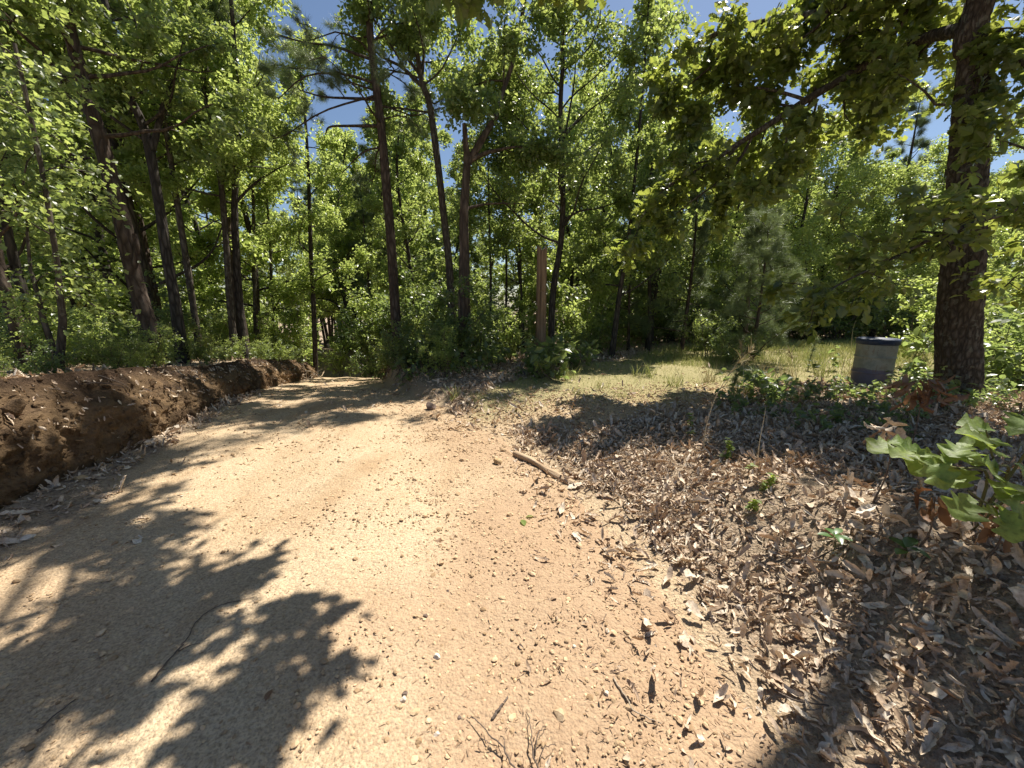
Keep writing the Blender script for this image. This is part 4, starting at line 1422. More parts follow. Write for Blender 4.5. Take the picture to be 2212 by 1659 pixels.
patch(34, lambda x, y: x < bank_x(y) - .45 and y > 4.2 and y < 14 and x > bank_x(y) - 6, .35, .85, bush_protos, 1.25, "one of the leafy bushes under the trees on top of the clay bank", "bushes on top of the clay bank", .6)
patch(26, lambda x, y: x < bank_x(y) - .9 and y > 7.5 and y < 22, 1.6, 3.2, sapl_protos, 2.4, "one of the slender saplings under the trees above the clay bank", "saplings above the clay bank", .9)
patch(26, lambda x, y: xr(y) + .5 < x < 9 and y > 10.8 + .12 * max(x, 0) + (2.4 if x > 4 else 0) and y < 19, .8, 1.6, bush_protos, 1.25, "one of the bushes filling the shade behind the weathered pole", "bushes in the woods behind the pole", .7)
patch(22, lambda x, y: xr(y) + .5 < x < 10 and y > 11.2 + .12 * max(x, 0) + (2.6 if x > 4 else 0) and y < 20, 1.8, 3.6, sapl_protos, 2.4, "one of the saplings filling the shade behind the weathered pole", "saplings in the woods behind the pole", .9)
patch(52, lambda x, y: 14 < y < 26 and (xl(y) - 4 < x < xl(y) - .3 or xr(y) + .2 < x < xr(y) + 4.5), .9, 2.4, bush_protos, 1.25, "one of the sunlit bushes crowding the road where it drops away", "bushes at the far end of the road", .8)
patch(44, lambda x, y: x > 4.5 and y > (15.2 if x > 9 else 14) and y < 20, 1.1, 2.6, bush_protos, 1.25, "one of the bushes along the far edge of the grassy clearing", "bushes at the far edge of the clearing", .9)
patch(7, lambda x, y: x > 7.2 and x > 1.18 * y and 5 < y < 8, .9, 1.9, bush_protos, 1.25, "one of the bushes packed at the outer side of the oak", "bushes beside the oak", .6)
patch(34, lambda x, y: x > 2.5 + .45 * (y - 4) and 3.7 < y < 5.7 and math.hypot(x - 5.85, y - 5) > .4, .15, .27, fern_protos, .4, "one of the low broad-leaved plants in the shade round the foot of the oak", "low plants round the oak", .3)
patch(14, lambda x, y: -2.6 < x < 1.6 and x > xr(y) + .35 and 7.4 < y < 9.6 + .2 * x, .25, .5, fern_protos, .4, "one of the low plants on the verge below the pole and snag", "low plants on the verge", .35)
patch(22, lambda x, y: bank_x(y) - 2.5 < x < bank_x(y) - .3 and y < 12, .2, .5, bush_protos, 1.25, "one of the low plants along the lip of the clay bank", "low plants on the bank lip", .35)

# mixed ground cover under the trees
rng = np.random.default_rng(510)
uacc = Acc()
x = rng.uniform(-24, 22, 60000); y = rng.uniform(3, 26, 60000)
k = (np.abs(x) < 1.45 * y) & (((x < bank_x(y) - .3) & (rng.uniform(0, 1, len(x)) < .8)) | ((x > xr(y) + .5) & (drive_mask(x, y) < .05) & (y > 8.6) & (rng.uniform(0, 1, len(x)) < .8)))
k &= fbm(x * .8, y * .8, 0, 120, 3) > -.1
x, y = x[k], y[k]
n, h = leaf_frames(len(x), rng, 1.0, .55)
scatter(uacc, OVAL, np.stack([x, y, terrain(x, y) + .03 + .32 * rng.uniform(0, 1, len(x)) ** 1.6], -1), n, h, rng.uniform(.05, .11, len(x)), rng)
tag(link("undergrowth", uacc.mesh("undergrowth", M["bushleaf"])), kind="stuff")


# ------------------------------------------------------------------ steel drum, pole, log
def lathe(acc, prof, ns=64, c=(0, 0, 0)):
    ang = np.linspace(0, 2 * math.pi, ns, endpoint=False)
    pr = np.asarray(prof, float)
    v = np.stack([pr[:, 0:1] * np.cos(ang), pr[:, 0:1] * np.sin(ang), np.repeat(pr[:, 1:2], ns, 1)], -1) + np.asarray(c)
    m = len(pr)
    i = np.arange(m - 1)[:, None] * ns
    j = np.arange(ns)[None]
    j2 = (j + 1) % ns
    acc.add(v.reshape(-1, 3), np.concatenate([np.stack([i + j, i + j2, i + ns + j2], -1).reshape(-1, 3), np.stack([i + j, i + ns + j2, i + ns + j], -1).reshape(-1, 3)]))


def mat_drum():
    m, t, out = nt("painted_drum_steel")
    vec = objco(t)
    sep = N_(t, "ShaderNodeSeparateXYZ")
    t.links.new(vec, sep.inputs[0])
    n1 = noise(t, 6, 4, .6, vec)
    n2 = noise(t, 25, 5, .7, vec)
    zz = mth(t, 'ADD', sep.outputs[2], mth(t, 'MULTIPLY', mth(t, 'SUBTRACT', n1, .5), .12))
    purple = mth(t, 'MULTIPLY', mth(t, 'LESS_THAN', zz, .30), .8)
    c = ramp(t, n1, [(.35, (.17, .185, .16)), (.55, (.27, .28, .24)), (.7, (.22, .2, .155))])
    c = mixc(t, purple, c, (.12, .10, .155))
    streak = noise(t, 3.0, 5, .7, stretch(t, vec, (9, 9, .8)))
    c = mixc(t, mth(t, 'MULTIPLY', mth(t, 'GREATER_THAN', streak, .60), .55), c, (.16, .085, .04))
    c = mixc(t, mth(t, 'MULTIPLY', mth(t, 'GREATER_THAN', n2, .66), .6), c, (.14, .08, .05))
    princ(t, out, c, .5, bump(t, n2, .2, .004), .35)
    return m


def mat_paint(name, a, b, rough=.4):
    m, t, out = nt(name)
    vec = objco(t)
    princ(t, out, ramp(t, noise(t, 12, 5, .65, vec), [(.35, a), (.65, b)]), rough, None, .4)
    return m


M["drum"] = mat_drum()
M["drum_blue"] = mat_paint("blue_drum_paint", (.012, .022, .05), (.022, .04, .085), .55)
dx, dy = 5.45, 5.75
dz = float(terrain(dx, dy)) + .05
drum = empty("steel_drum", (dx, dy, dz - .02), "faded grey-green steel drum with blue lid and purple paint low down, beside the oak trunk", "drum")
acc = Acc()
R_ = .238
pr = [(.0, .012), (R_ - .02, .012), (R_ - .006, .0), (R_, .012), (R_ - .006, .03)]
for zz in np.linspace(.04, .70, 81):
    rib = .011 * sum(math.exp(-((zz - q) / .012) ** 2) for q in (.24, .47)) + .003 * sum(math.exp(-((zz - q) / .008) ** 2) for q in (.57, .60, .63))
    pr.append((R_ - .006 + rib, zz))
pr += [(R_ - .004, .71)]
lathe(acc, pr, 72, (dx, dy, dz - .02))
part("drum_body", acc, M["drum"], drum, True)
acc = Acc()
lathe(acc, [(R_ + .003, .655), (R_ + .011, .659), (R_ + .013, .71), (R_ + .011, .732), (R_ - .004, .742), (R_ - .02, .735), (R_ - .03, .722), (.16, .725), (.06, .732), (.0, .734)], 72, (dx, dy, dz - .02))
lid = part("lid", acc, M["drum_blue"], drum, True)
acc = Acc()
th = np.linspace(-2.3, -1.6, 8)
tube(acc, np.stack([dx + (R_ + .026) * np.cos(th), dy + (R_ + .026) * np.sin(th), np.full(8, dz + .66)], 1), .009, 6, cap=True)
part("clamp_lever", acc, M["drum_blue"], drum, True)

# weathered pole
pb = P(1167, 786, 9.45)
pb[2] = float(terrain(pb[0], pb[1]))
acc = Acc()
H = 2.78
zs = np.linspace(-.15, H, 120)
ang = np.linspace(0, 2 * math.pi, 64, endpoint=False)
AA, ZZ = np.meshgrid(ang, zs)
rad = .128 + .022 * np.exp(-(ZZ + .1) / .3) - .004 * ZZ
for a0, dpt, wd, wv in ((-1.95, .05, .13, .1), (-1.25, .02, .08, .15), (-2.6, .022, .07, .2), (-.4, .03, .1, .1), (.9, .03, .1, .1), (2.2, .03, .1, .1)):
    dd = (AA - (a0 + wv * .5 * vnoise(ZZ * .8, a0, 0, 7)) + math.pi) % (2 * math.pi) - math.pi
    rad = rad - dpt * np.exp(-(dd / wd) ** 2) * (.6 + .4 * vnoise(ZZ * 1.3, a0 * 3, 0, 9))
rad = rad + .006 * fbm(np.cos(AA) * 5, np.sin(AA) * 5, ZZ * .7, 12, 4)
dd = (AA + 1.45 + math.pi) % (2 * math.pi) - math.pi
rad = rad - .03 * np.exp(-(dd / .45) ** 2) * np.exp(-((ZZ - 1.72) / .02) ** 2)
topcut = H - .12 * (vnoise(np.cos(AA) * 2.2, np.sin(AA) * 2.2, 0, 15) * .5 + .5) - .05 * np.abs(vnoise(AA * 3, 0, 0, 16))
ZF = np.minimum(ZZ, topcut)
V = np.stack([pb[0] + rad * np.cos(AA), pb[1] + rad * np.sin(AA), pb[2] + ZF], -1)
g = grid_tris(64, 120)
seam = []
for i in range(119):
    a0, b0 = i * 64 + 63, i * 64
    seam += [[a0, b0, b0 + 64], [a0, b0 + 64, a0 + 64]]
vv = np.vstack([V.reshape(-1, 3), [pb[0], pb[1], pb[2] + H - .16]])
cap = [[119 * 64 + k, 119 * 64 + (k + 1) % 64, 120 * 64] for k in range(64)]
acc.add(vv, np.vstack([g, seam, cap]))
single("wooden_pole", acc, M["pole"], pb, "weathered split grey-brown wooden pole broken off at the top, standing at the wood's edge", "pole", smooth=True)

# fallen log by the road edge
pa, pb2 = G(1112, 985), G(1256, 1056)
acc = Acc()
n = 40
t = np.linspace(0, 1, n)
ctr = pa * (1 - t)[:, None] + pb2 * t[:, None]
ctr[:, 2] = terrain(ctr[:, 0], ctr[:, 1]) + .022 + .012 * np.sin(t * 5)
ctr[:, 0] += .012 * np.sin(t * 7)
rad = .028 + .005 * np.sin(t * 9 + 1) + .006 * np.exp(-((t - .62) / .06) ** 2) - .006 * (t > .93)
d_ = unit(pb2 - pa)
c_ = (pa + pb2) / 2
c_[2] = float(terrain(c_[0], c_[1]))
th_ = math.atan2(d_[1], d_[0])
tube(acc, ctr, rad, 22, .22, 3, .006, True)
# turn into the log's own frame so that its grain runs along it
for i_, v in enumerate(acc.v):
    q = v - c_.astype(np.float32)
    acc.v[i_] = np.stack([q[:, 0] * math.cos(-th_) - q[:, 1] * math.sin(-th_), q[:, 0] * math.sin(-th_) + q[:, 1] * math.cos(-th_), q[:, 2]], 1)
lg = link("log", acc.mesh("log", M["log"], True))
lg.location = tuple(c_)
lg.rotation_euler = (0, 0, th_)
tag(lg, "bare pale log lying where the gravel meets the fallen leaves", "log")


# ------------------------------------------------------------------ stones
def rock(px, py, w_, seed, mat, label, h=.7, sink=.3, name="stone", cat="stone", group=None):
    p = G(px, py)
    v, f = stone_tmpl(BALL3, seed, .45, 11)
    rr = np.random.default_rng(seed)
    v = v * np.array([1, rr.uniform(.7, 1.0), h]) * w_ / 2
    a0 = rr.uniform(0, 6.28)
    v = np.stack([v[:, 0] * math.cos(a0) - v[:, 1] * math.sin(a0), v[:, 0] * math.sin(a0) + v[:, 1] * math.cos(a0), v[:, 2]], 1)
    zmin = v[:, 2].min()
    acc = Acc()
    acc.add(v + p - [0, 0, zmin * (1 - sink)], f)
    single(name, acc, M[mat], p, label, cat, group)


rock(1075, 1003, .105, 1, "stone_tan", "angular tan stone lying on the road by the end of the log", .75, .1)
rock(932, 884, .22, 2, "stone_dark", "largest brown rock, at the foot of the verge where the road narrows", .8, .45)
rock(1398, 1088, .13, 3, "stone_pale", "flat pale stone half buried in the fallen leaves below the log", .35, .3)
rock(1360, 1108, .07, 4, "stone_pale", "small pale stone next to the flat pale stone in the leaves", .6)
rock(1208, 992, .055, 5, "stone_tan", "round brownish stone in the leaves just above the log", .8)
rock(1085, 940, .05, 6, "stone_pale", "pale stone at the gravel edge beyond the log", .5)
rock(1020, 786, .28, 7, "stone_pale", "whitish rock among dead leaves in front of the peeling snag", .6, .2)
for k, (px, py, w_, mt, lb) in enumerate([
        (120, 1055, .09, "stone_pale", "pale stone at the foot of the clay bank, nearest its brightest hollow"), (360, 942, .075, "stone_pale", "white stone shining at the foot of the clay bank, farthest along it"),
        (62, 1168, .07, "stone_pale", "pale flat stone in the leaf strip between road and bank, nearest the viewer"), (174, 1040, .10, "stone_tan", "tan stone in the leaf strip at the foot of the clay bank")]):
    rock(px, py, w_, 20 + k, mt, lb, .55)
for k, (px, py, w_, mt, lb) in enumerate([
        (872, 1520, .028, "stone_pale", "pale thumb-sized pebble paired with a darker one on the sunny road"), (876, 1508, .026, "stone_dark", "dark pebble touching a pale one on the sunny road"),
        (945, 1426, .034, "stone_pale", "whitish quartz pebble just below the small shadow patch on the road"), (932, 1237, .024, "stone_tan", "tan pebble on sunny sand above the small shadow patch"),
        (968, 1283, .028, "stone_dark", "dark round pebble at the top of the small shadow patch"), (1043, 1322, .026, "stone_dark", "brown oblong pebble beside the small shadow patch"),
        (920, 1340, .032, "stone_dark", "dark pebble in the middle of the small shadow patch"), (993, 1555, .022, "stone_dark", "reddish brown pebble near the twig at the road's sunny front"),
        (944, 1598, .026, "stone_pale", "pale pebble standing clear on the sand near the forked twig"), (1240, 1400, .022, "stone_pale", "cream pebble on the gravelly middle of the road"),
        (1312, 1365, .026, "stone_pale", "cream pebble on the gravel close to the fallen leaves"), (1310, 1505, .026, "stone_pale", "white pebble in the gravel at the sunny front of the road")]):
    rock(px, py, w_, 40 + k, mt, lb, .7, .25, "pebble", "pebble")


# ------------------------------------------------------------------ twigs, roots, loose leaves
def twig(pts_px, r0, r1, label, mat="twig", lift=.006, branches=(), name="twig", seed=0):
    acc = Acc()
    pts = np.array([G(*q) for q in pts_px])
    base = pts[0].copy()
    def lay(pl, a0, a1):
        pl = catmull(pl, max(8, 4 * len(pl)))
        rr = np.random.default_rng(seed)
        pl[:, :2] += rr.normal(0, .003, (len(pl), 2))
        pl[:, 2] = terrain(pl[:, 0], pl[:, 1]) + .008 + lift * np.abs(np.sin(np.linspace(0, 3, len(pl))))
        tube(acc, pl, np.linspace(a0, a1, len(pl)), 7, .2, seed, 0, True)
    lay(pts, r0, r1)
    for b in branches:
        lay(np.array([G(*q) for q in b]), r0 * .6, r1 * .7)
    single(name, acc, M[mat], base, label, "twig", smooth=True)


twig([(328, 1482), (352, 1450), (385, 1410), (405, 1388), (425, 1355), (470, 1318), (550, 1296)], .0042, .0016, "long crooked grey twig in the mottled shade on the road", branches=[[(385, 1410), (410, 1402), (430, 1398)]], seed=1)
twig([(1062, 1562), (1080, 1540), (1096, 1513)], .006, .004, "short straight brown twig on the sunny gravel", seed=2)
twig([(1165, 1680), (1150, 1630), (1146, 1590), (1138, 1550)], .0034, .0014, "forked grey twig at the nearest edge of the road, upright fork", "twig", .03, [[(1152, 1640), (1170, 1600), (1178, 1580)], [(1160, 1655), (1185, 1630), (1200, 1625)]], seed=3)
twig([(1115, 1680), (1090, 1640), (1060, 1610), (1030, 1575), (1010, 1560)], .0034, .0014, "thin branching twig at the nearest edge of the road, sprawling fork", "twig", .03, [[(1075, 1622), (1050, 1625), (1035, 1605)], [(1095, 1645), (1090, 1620), (1080, 1600)]], seed=4)
twig([(1128, 962), (1160, 955), (1192, 948)], .007, .005, "short pale stick lying in the gravel just beyond the log", "twig_pale", seed=5)
twig([(80, 1590), (110, 1560), (165, 1520)], .003, .002, "dark straight twig in the deepest shade on the road", seed=6)
twig([(1325, 1470), (1350, 1510), (1375, 1545), (1430, 1570)], .004, .002, "thin pale needle-like twig across the gravel", "twig_pale", seed=7)
twig([(1560, 900), (1640, 880), (1720, 862)], .02, .012, "pale fallen branch along the shaded litter toward the drum", "twig_pale", seed=8)

rng = np.random.default_rng(600)
rootspots = [(3.6, "fine roots dangling from the clay bank closest to the viewer"), (4.6, "tangle of roots on the shaded middle of the clay bank"), (5.7, "roots poking out below the slanting flaky-barked tree"), (7.4, "roots hanging from the low far part of the clay bank")]
for y0, lb in rootspots:
    acc = Acc()
    bx0 = float(bank_x(y0))
    zt = float(zleft(y0))
    zb = float(zroad(y0)) + .1
    base = (bx0, y0, zt)
    for k in range(16):
        yy = y0 + rng.normal(0, .3)
        p0 = np.array([bank_x(yy) - .10, yy, zt - rng.uniform(.02, .2)])
        ln = rng.uniform(.25, .8) * max(zt - zb, .2)
        pts = grow(rng, p0, (.55, rng.normal(0, .5), -.5), ln, 7, .35, -.15)
        fr = np.clip((zt - pts[:, 2]) / max(zt - zb, .1), 0, 1)
        pts[:, 0] = np.maximum(pts[:, 0], bank_x(pts[:, 1]) - .20 + .34 * fr)
        tube(acc, catmull(pts, 16), np.linspace(rng.uniform(.005, .012), .002, 16), 5, .2, k)
    single("root_tangle", acc, M["twig"], base, lb, "roots", smooth=True)

# heap of pale brush at the far end of the bank
acc = Acc()
c_ = P(655, 823, 11.2)
c_[2] = float(terrain(c_[0], c_[1]))
for k in range(34):
    p0 = c_ + [rng.normal(0, .35), rng.normal(0, .3), rng.uniform(.0, .12)]
    pts = grow(rng, p0, (rng.normal(), rng.normal(), rng.uniform(.0, .55)), rng.uniform(.3, .8), 5, .3, 0)
    tube(acc, pts, np.linspace(rng.uniform(.008, .018), .004, len(pts)), 5, .1, k)
single("brush_pile", acc, M["twig_pale"], c_, "tangle of bleached roots and sticks against the orange end of the clay bank", "brush pile", smooth=True)
# roots of the near verge
acc = Acc()
c_ = P(845, 838, 9.0)
c_[2] = float(terrain(c_[0], c_[1]))
tube(acc, np.array([[xr(q) + .42, q, float(terrain(xr(q) + .42, q)) + .02] for q in np.linspace(c_[1] - 1.0, c_[1] + .7, 14)]), .016, 6, .3, 5)
for k in range(12):
    yy = c_[1] + rng.uniform(-.9, .6)
    p0 = np.array([xr(yy) + .5, yy, float(terrain(xr(yy) + .5, yy)) + .03])
    pts = grow(rng, p0, (-1, rng.normal(0, .5), -.25), rng.uniform(.3, .7), 6, .3, -.1)
    pts[:, 2] = np.maximum(pts[:, 2], terrain(pts[:, 0], pts[:, 1]) + .01)
    tube(acc, catmull(pts, 12), np.linspace(rng.uniform(.008, .02), .004, 12), 5, .1, k)
single("root_tangle", acc, M["twig"], c_, "roots trailing down the verge below the tall roadside pine", "roots", smooth=True)


def loose_leaf(px, py, size, mat, label, tm, seed, lift=.012):
    rr = np.random.default_rng(seed)
    p = G(px, py)
    acc = Acc()
    scatter(acc, [tm], np.array([p + [0, 0, lift]]), np.array([[rr.normal(0, .2), rr.normal(0, .2), 1]]), rr.normal(size=(1, 3)), np.array([size]), rr)
    single("fallen_leaf", acc, M[mat], p, label, "leaf")


loose_leaf(1128, 1128, .085, "sapleaf", "fresh green leaf dropped on the sunny middle of the road", OVAL[0], 1)
loose_leaf(1152, 1120, .06, "sapleaf", "smaller green leaf lying by the fresh green one on the road", OVAL[1], 6)
loose_leaf(952, 1168, .06, "rust", "pinkish brown leaf alone on the sunny road", OAKM[0], 2)
loose_leaf(1330, 1222, .075, "dead", "dry leaf on the gravel by the edge of the fallen leaves", DEADLEAF[1], 3)
loose_leaf(1985, 1640, .13, "dead", "biggest fallen oak leaf, in the sun at the nearest corner of the litter", DEADLEAF[3], 4, .03)
loose_leaf(575, 1520, .05, "rust", "dark narrow leaf in the shade on the road", OVAL[1], 5)


# ------------------------------------------------------------------ near plants
def leaf_at(acc, tm, base, tip, nrm, rng, size=None):
    base, tip = np.asarray(base, float), np.asarray(tip, float)
    L_ = np.linalg.norm(tip - base) if size is None else size
    scatter(acc, [tm], np.array([base]), np.array([nrm], float), np.array([tip - base]), np.array([L_]), rng)


# oak sapling with large lobed leaves
rng = np.random.default_rng(700)
Ys = 1.45
base = np.array([2.15, 1.62, 0.0]); base[2] = float(terrain(base[0], base[1]))
sap = empty("oak_sapling", base, "young oak sprig with big yellow-green lobed leaves over the litter, nearest the viewer", "sapling")
wood, acc = Acc(), Acc()
stems = [[base, base + [-.08, -.06, .3], P(2060, 1010, 1.42), P(1985, 985, 1.36), P(1925, 960, 1.34)],
         [base, base + [-.02, -.08, .32], P(2150, 1000, 1.42), P(2130, 930, 1.4)],
         [base, base + [-.03, -.1, .2], P(2140, 1090, 1.36), P(2090, 1060, 1.3)],
         [base, base + [.06, -.06, .4], P(2230, 960, 1.4), P(2280, 930, 1.4)]]
for st in stems:
    sp = catmull(np.array(st), 18)
    tube(wood, sp, np.linspace(.0065, .0025, 18), 7)
part("stem", wood, M["stem"], sap, True)
OAKB = []
ts = np.linspace(0, 1, 26)
for k in range(5):
    rr = np.random.default_rng(900 + k)
    env = np.interp(ts, [0, .12, .4, .7, .92, 1], [.02, .12, .30, .42, .30, .04])
    lob = 1 + .30 * np.cos(ts * 2 * math.pi * 3.4 + rr.uniform(-.3, .3) + 2.6)
    v, f = tmpl_strip(list(ts), list(env * lob), rr.uniform(.1, .4), .05, rr.uniform(.1, .45), 0)
    v[:, 2] += .05 * np.sin(v[:, 1] * 7 + v[:, 0] * 9 + k)
    OAKB.append((v, f))
spec = [((1955, 965), (1885, 890), .11), ((1960, 970), (1895, 925), .085), ((1990, 975), (2000, 915), .085), ((1965, 975), (1925, 985), .08), ((1985, 985), (2040, 1000), .11), ((2030, 985), (1965, 1010), .10),
        ((2060, 1000), (2045, 905), .12), ((2080, 1000), (2170, 985), .12), ((2060, 1010), (2010, 1020), .1), ((2150, 970), (2120, 905), .11), ((2130, 960), (2190, 905), .12), ((2150, 985), (2225, 935), .12),
        ((2110, 1020), (2060, 1065), .12), ((2140, 1050), (2170, 1005), .09), ((2150, 1070), (2225, 1110), .12), ((2150, 1090), (2230, 1060), .12), ((2090, 1070), (2065, 1110), .11), ((2060, 1035), (2005, 1060), .075),
        ((2150, 930), (2130, 870), .1), ((2180, 940), (2235, 885), .11), ((2190, 1000), (2250, 1030), .12), ((2120, 985), (2085, 950), .1), ((2170, 1100), (2200, 1150), .1), ((2040, 1000), (2075, 960), .1), ((2100, 985), (2140, 1020), .11), ((2170, 960), (2160, 920), .1), ((2090, 960), (2060, 925), .09), ((2200, 1050), (2160, 1075), .11), ((2010, 985), (1975, 940), .08), ((2120, 1100), (2140, 1140), .1)]
for k, (b0, t0, L_) in enumerate(spec):
    yb = 1.38 + rng.normal(0, .05)
    B_, T_ = P(b0[0], b0[1], yb), P(t0[0], t0[1], yb + rng.normal(-.02, .03))
    dirv = unit(T_ - B_)
    leaf_at(acc, OAKB[k % 5], B_, B_ + dirv * L_, unit(np.array([rng.normal(0, .35), -.55 + rng.normal(0, .3), 1.0])), rng, L_ * 1.12)
part("leaf_spray", acc, M["sapleaf"], sap, True)


def withered(px, py, Y, r, n, label, seed, mat="rust", size=.11):
    rr = np.random.default_rng(seed)
    c = P(px, py, Y)
    base = np.array([c[0] + .03, c[1] + .05, float(terrain(c[0] + .03, c[1] + .05))])
    root = empty("withered_sprig", base, label, "withered sprig")
    wd, ac = Acc(), Acc()
    tube(wd, catmull(np.array([base, (base + c) / 2 + [.03, 0, 0], c + [0, 0, r * .8]]), 12), np.linspace(.005, .002, 12), 6)
    part("stem", wd, M["twig"], root, True)
    p = c + rr.normal(0, 1, (n, 3)) * [r * .55, r * .55, r * .45] + [0, 0, r * .4]
    hd = rr.normal(0, .45, (n, 3)) + [0, 0, -1.0]
    scatter(ac, DEADLEAF, p, rr.normal(0, 1, (n, 3)), hd, size * rr.uniform(.7, 1.2, n), rr)
    part("withered_foliage", ac, M[mat], root, True)


withered(1990, 850, 2.35, .13, 34, "biggest bunch of withered rusty leaves hanging in front of the oak's foot", 1)
withered(1925, 945, 1.9, .07, 14, "bunch of pale withered leaves under the tip of the oak sprig", 2, "dead", .09)
withered(2015, 1095, 1.55, .06, 12, "low bunch of curled brown leaves below the oak sprig", 3, "rust", .085)
withered(2165, 1130, 1.4, .06, 12, "bunch of curled brown leaves at the foot of the oak sprig, nearest the mossy bank", 4, "rust", .085)

# seedlings
def seedling(px, py, h, leaves, label, seed, size, mat="sapleaf"):
    rr = np.random.default_rng(seed)
    b = G(px, py)
    root = empty("seedling", b, label, "seedling")
    wd, ac = Acc(), Acc()
    top = b + [0, 0, h]
    tube(wd, catmull(np.array([b - [0, 0, .02], (b + top) / 2 + [.01, 0, 0], top]), 8), np.linspace(.003, .002, 8), 6)
    part("stem", wd, M["stem"], root, True)
    for k in range(leaves):
        a0 = 6.28 * k / leaves + rr.normal(0, .2) + .5
        hd = np.array([math.cos(a0), math.sin(a0), .35 + rr.normal(0, .1)])
        leaf_at(ac, OVAL_B[k % 2], top - [0, 0, .01 * (k % 3)], top + hd, np.array([-.3 * math.cos(a0), -.3 * math.sin(a0), 1.0]), rr, size * rr.uniform(.8, 1.1))
    part("leaf_spray", ac, M[mat], root, True)


OVAL_B = [tmpl_strip(list(np.linspace(0, 1, 9)), list(.24 * np.sin(np.linspace(.02, 1, 9) * math.pi) ** .8), f, .05, d, 0) for f, d in ((.2, .2), (.35, .4))]
M["seedleaf"] = mat_leaf("seedling_leaf", [(.05, .12, .03), (.07, .15, .035)], [(.15, .3, .05), (.2, .36, .06)], tmix=.3, rough=.35)
seedling(1795, 1205, .12, 5, "bright green five-leaved seedling standing in the sunny litter", 1, .085, "seedleaf")
seedling(1950, 1212, .07, 4, "low seedling with long dark green leaves by the mossy bank", 2, .10, "seedleaf")
seedling(1620, 1030, .08, 4, "small pale green seedling in the litter beside feathery weeds", 3, .05)
seedling(1490, 955, .1, 5, "yellow-green seedling at the shadow's edge in the litter", 4, .05)


def weed(px, py, h, label, seed, name="weed", n=26, size=.03, mat="sapleaf", lean=.2):
    rr = np.random.default_rng(seed)
    b = G(px, py)
    root = empty(name, b, label, "weed")
    wd, ac = Acc(), Acc()
    st = grow(rr, b - [0, 0, .01], (rr.normal(0, lean), rr.normal(0, lean), 1), h, 6, .1, 0)
    tube(wd, st, np.linspace(.003, .001, len(st)), 5)
    part("stem", wd, M["stem"], root, True)
    q = rr.uniform(.15, 1, n) * 5.99
    i = q.astype(int)
    p = st[i] + (st[i + 1] - st[i]) * (q - i)[:, None]
    hd = rr.normal(0, 1, (n, 3)) * [1, 1, .3] + [0, 0, .4]
    scatter(ac, OVAL, p, rr.normal(0, .3, (n, 3)) + [0, 0, 1], hd, size * 1.5 * rr.uniform(.6, 1.2, n), rr)
    part("leaf_spray", ac, M[mat], root)


weed(1568, 1000, .22, "tallest feathery yellow-green weed in the sunny litter", 11, n=50, size=.035)
weed(1492, 930, .2, "feathery weed at the edge of the limb shadow", 12, n=40)
weed(1640, 1060, .16, "thin feathery weed among leaves below the tallest one", 13, n=34)
weed(1618, 1105, .12, "lowest feathery weed, above the five-leaved seedling", 14, n=30)
weed(1800, 800, .6, "dark broad-leaved weed on the sunny grass in front of the drum", 15, n=22, size=.09, mat="bushleaf")
weed(1760, 830, .4, "dark leafy weed leaning over the shaded litter toward the drum", 16, n=22, size=.08, mat="bushleaf")


def stalk(px, pts_px, Y, label, seed, head=True, r=.0055):
    """A tall dry grass stalk; drawn in the upright plane at its own distance."""
    rr = np.random.default_rng(seed)
    b = G(*px)
    Y = b[1] if Y is None else Y
    pts = np.array([b] + [P(x, y, Y) for x, y in pts_px])
    root = empty("grass_stalk", b, label, "grass stalk")
    wd, ac = Acc(), Acc()
    sp = catmull(pts, 26)
    tube(wd, sp, np.linspace(r, .0009, 26), 5)
    part("stem", wd, M["straw"], root, True)
    if head:
        n = 34
        i = rr.integers(17, 25, n)
        hd = unit(sp[-1] - sp[-4]) + rr.normal(0, .28, (n, 3))
        scatter(ac, BLADE, sp[i], rr.normal(size=(n, 3)), hd, rr.uniform(.07, .15, n), rr, np.stack([np.full(n, 1.6), np.ones(n), np.ones(n)], 1))
        part("seed_head", ac, M["drygrass"], root)


stalk((1520, 985), [(1524, 930), (1545, 860), (1585, 795), (1632, 748)], None, "tall arching grass stalk with a feathery pale seed head", 1)
stalk((1636, 1000), [(1640, 960), (1650, 905), (1654, 880)], None, "thin dry stem standing upright in the litter beyond the weeds", 2, False)
stalk((1556, 850), [(1580, 810), (1600, 790), (1615, 775)], None, "dry grass stalk slanting behind the arching one", 3)
stalk((1835, 800), [(1838, 760), (1842, 715), (1850, 690)], None, "bare bleached twig stem rising beside the drum", 4, False, .006)


def tuft(px, py, h, n, label, seed, mat="blade", name="grass_tuft"):
    rr = np.random.default_rng(seed)
    b = G(px, py)
    ac = Acc()
    p = b + rr.normal(0, 1, (n, 3)) * [.07, .07, 0]
    p[:, 2] = terrain(p[:, 0], p[:, 1]) - .01
    hd = rr.normal(0, .28, (n, 3)) + [0, 0, 1]
    scatter(ac, BLADE, p, rr.normal(size=(n, 3)) * [1, 1, .1], hd, h * rr.uniform(.5, 1.1, n), rr, np.stack([np.full(n, .55), np.ones(n), np.ones(n)], 1))
    single(name, ac, M[mat], b, label, "grass tuft")


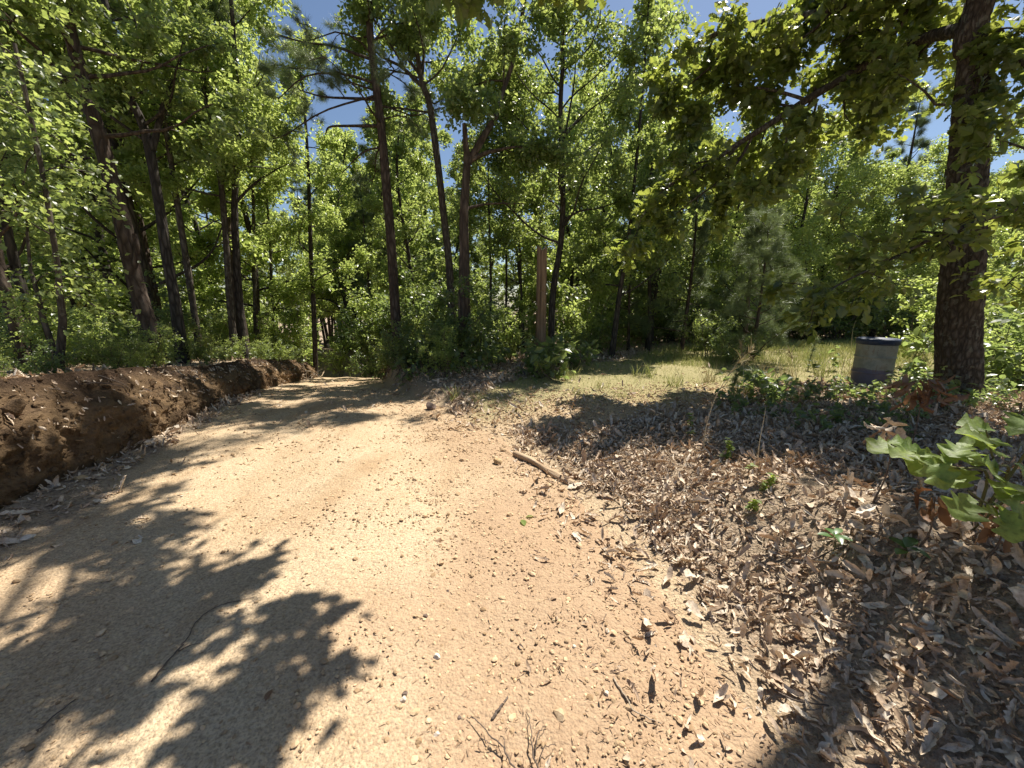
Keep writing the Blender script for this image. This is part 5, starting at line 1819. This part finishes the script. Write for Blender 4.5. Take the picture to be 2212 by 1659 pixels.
tuft(1400, 815, .38, 40, "tall green grass tuft in sunlight on the clearing, upright blades", 1)
tuft(1375, 812, .3, 30, "grass tuft beside the tallest upright one on the clearing", 2)
tuft(1185, 812, .32, 60, "shaded grass tuft at the foot of the weathered pole", 3)
tuft(1232, 818, .3, 50, "shaded grass tuft on the clearing side of the pole", 4)
tuft(985, 862, .3, 34, "bright green grass tuft on the verge above the largest brown rock", 5)
tuft(1030, 868, .24, 30, "grass tuft on the verge between tan rock and gravel", 6)
tuft(1600, 860, .35, 40, "ragged grass tuft at the shadow's edge under the arching stalk", 7)
tuft(1700, 825, .4, 50, "dry grass tuft in the sun between the arching stalk and the drum", 8, "drygrass")
tuft(1650, 815, .36, 46, "dry grass tuft in front of the fluffy young pine", 9, "drygrass")
tuft(1985, 800, .5, 60, "tall dry grass between the drum and the oak trunk", 10, "drygrass")


def pine_seedling(px, py, h, label, seed):
    rr = np.random.default_rng(seed)
    b = G(px, py)
    root = empty("pine_seedling", b, label, "pine seedling")
    wd, ac = Acc(), Acc()
    st = grow(rr, b - [0, 0, .02], (rr.normal(0, .1), 0, 1), h, 6, .06, 0)
    tube(wd, st, np.linspace(.009, .004, len(st)), 6)
    part("stem", wd, M["twig"], root, True)
    n = 26
    i = rr.integers(2, 7, n)
    hd = rr.normal(0, .7, (n, 3)) + [0, 0, .8]
    scatter(ac, TUFT, st[i], rr.normal(size=(n, 3)), hd, rr.uniform(.1, .17, n), rr)
    part("needle_spray", ac, M["needle"], root)


pine_seedling(1578, 858, .42, "wispy pine seedling under the arching grass stalk", 1)
pine_seedling(1745, 800, .7, "tufted pine seedling on the sunny grass before the drum", 2)
pine_seedling(1622, 840, .3, "dark-stemmed small pine seedling in the shade of the limb", 3)


for k, (pts_, r_, lb) in enumerate([
        ([(1700, 1235), (1760, 1225), (1835, 1180)], .006, "bent stick across the litter just below the five-leaved seedling"),
        ([(1880, 1010), (1950, 1003), (2010, 1000)], .007, "pale stick in the shaded litter under the tip of the oak sprig"),
        ([(1460, 1160), (1520, 1190), (1560, 1240)], .005, "thin stick at the road-side margin of the fallen leaves"),
        ([(1990, 1330), (2060, 1370), (2150, 1400)], .008, "crooked stick on the mossy shaded bank"),
        ([(1640, 1480), (1700, 1520), (1790, 1540)], .005, "thin stick where the gravel gives way to leaves, close to the viewer")]):
    twig(pts_, r_, r_ * .5, lb, "twig_pale" if k % 2 else "twig", .02, seed=30 + k)

# more thin stems standing in front of the drum and the pines
for k, (px, tip, lb) in enumerate([
        ((1478, 870), [(1470, 820), (1450, 775)], "dry grass stalk bending away from the arching one, at the edge of the sunny grass"),
        ((1604, 872), [(1606, 800), (1600, 735)], "straight dry grass stalk standing just under the arching seed head"),
        ((1668, 850), [(1680, 790), (1700, 745)], "dry grass stalk between the wispy pine seedling and the dry tufts"),
        ((1722, 840), [(1716, 790), (1702, 750)], "dry grass stalk beside the tufted pine seedling"),
        ((1812, 835), [(1824, 780), (1846, 740)], "dry grass stalk leaning toward the drum's pale side"),
        ((1962, 838), [(1968, 790), (1980, 752)], "dry grass stalk in the gap between drum and oak trunk")]):
    stalk(px, tip, None, lb, 20 + k, k in (1, 3), .0042)
for k, (px, py, h, mt, lb) in enumerate([
        (1455, 835, .3, "blade", "green grass tuft where the limb's shadow meets the sunny clearing"),
        (1530, 826, .34, "drygrass", "straw-coloured tuft in the sun just past the limb's shadow"),
        (1770, 812, .42, "blade", "long-bladed green tuft beside the dark broad-leaved weed"),
        (1840, 815, .4, "drygrass", "straw-coloured tuft touching the drum's shaded side"),
        (1300, 838, .2, "blade", "short green tuft alone on the gravelly clearing"),
        (1340, 860, .16, "blade", "smallest green tuft on the gravelly clearing"),
        (1250, 852, .18, "blade", "small green tuft on the clearing nearest the pole")]):
    tuft(px, py, h, 46, lb, 40 + k, mt)
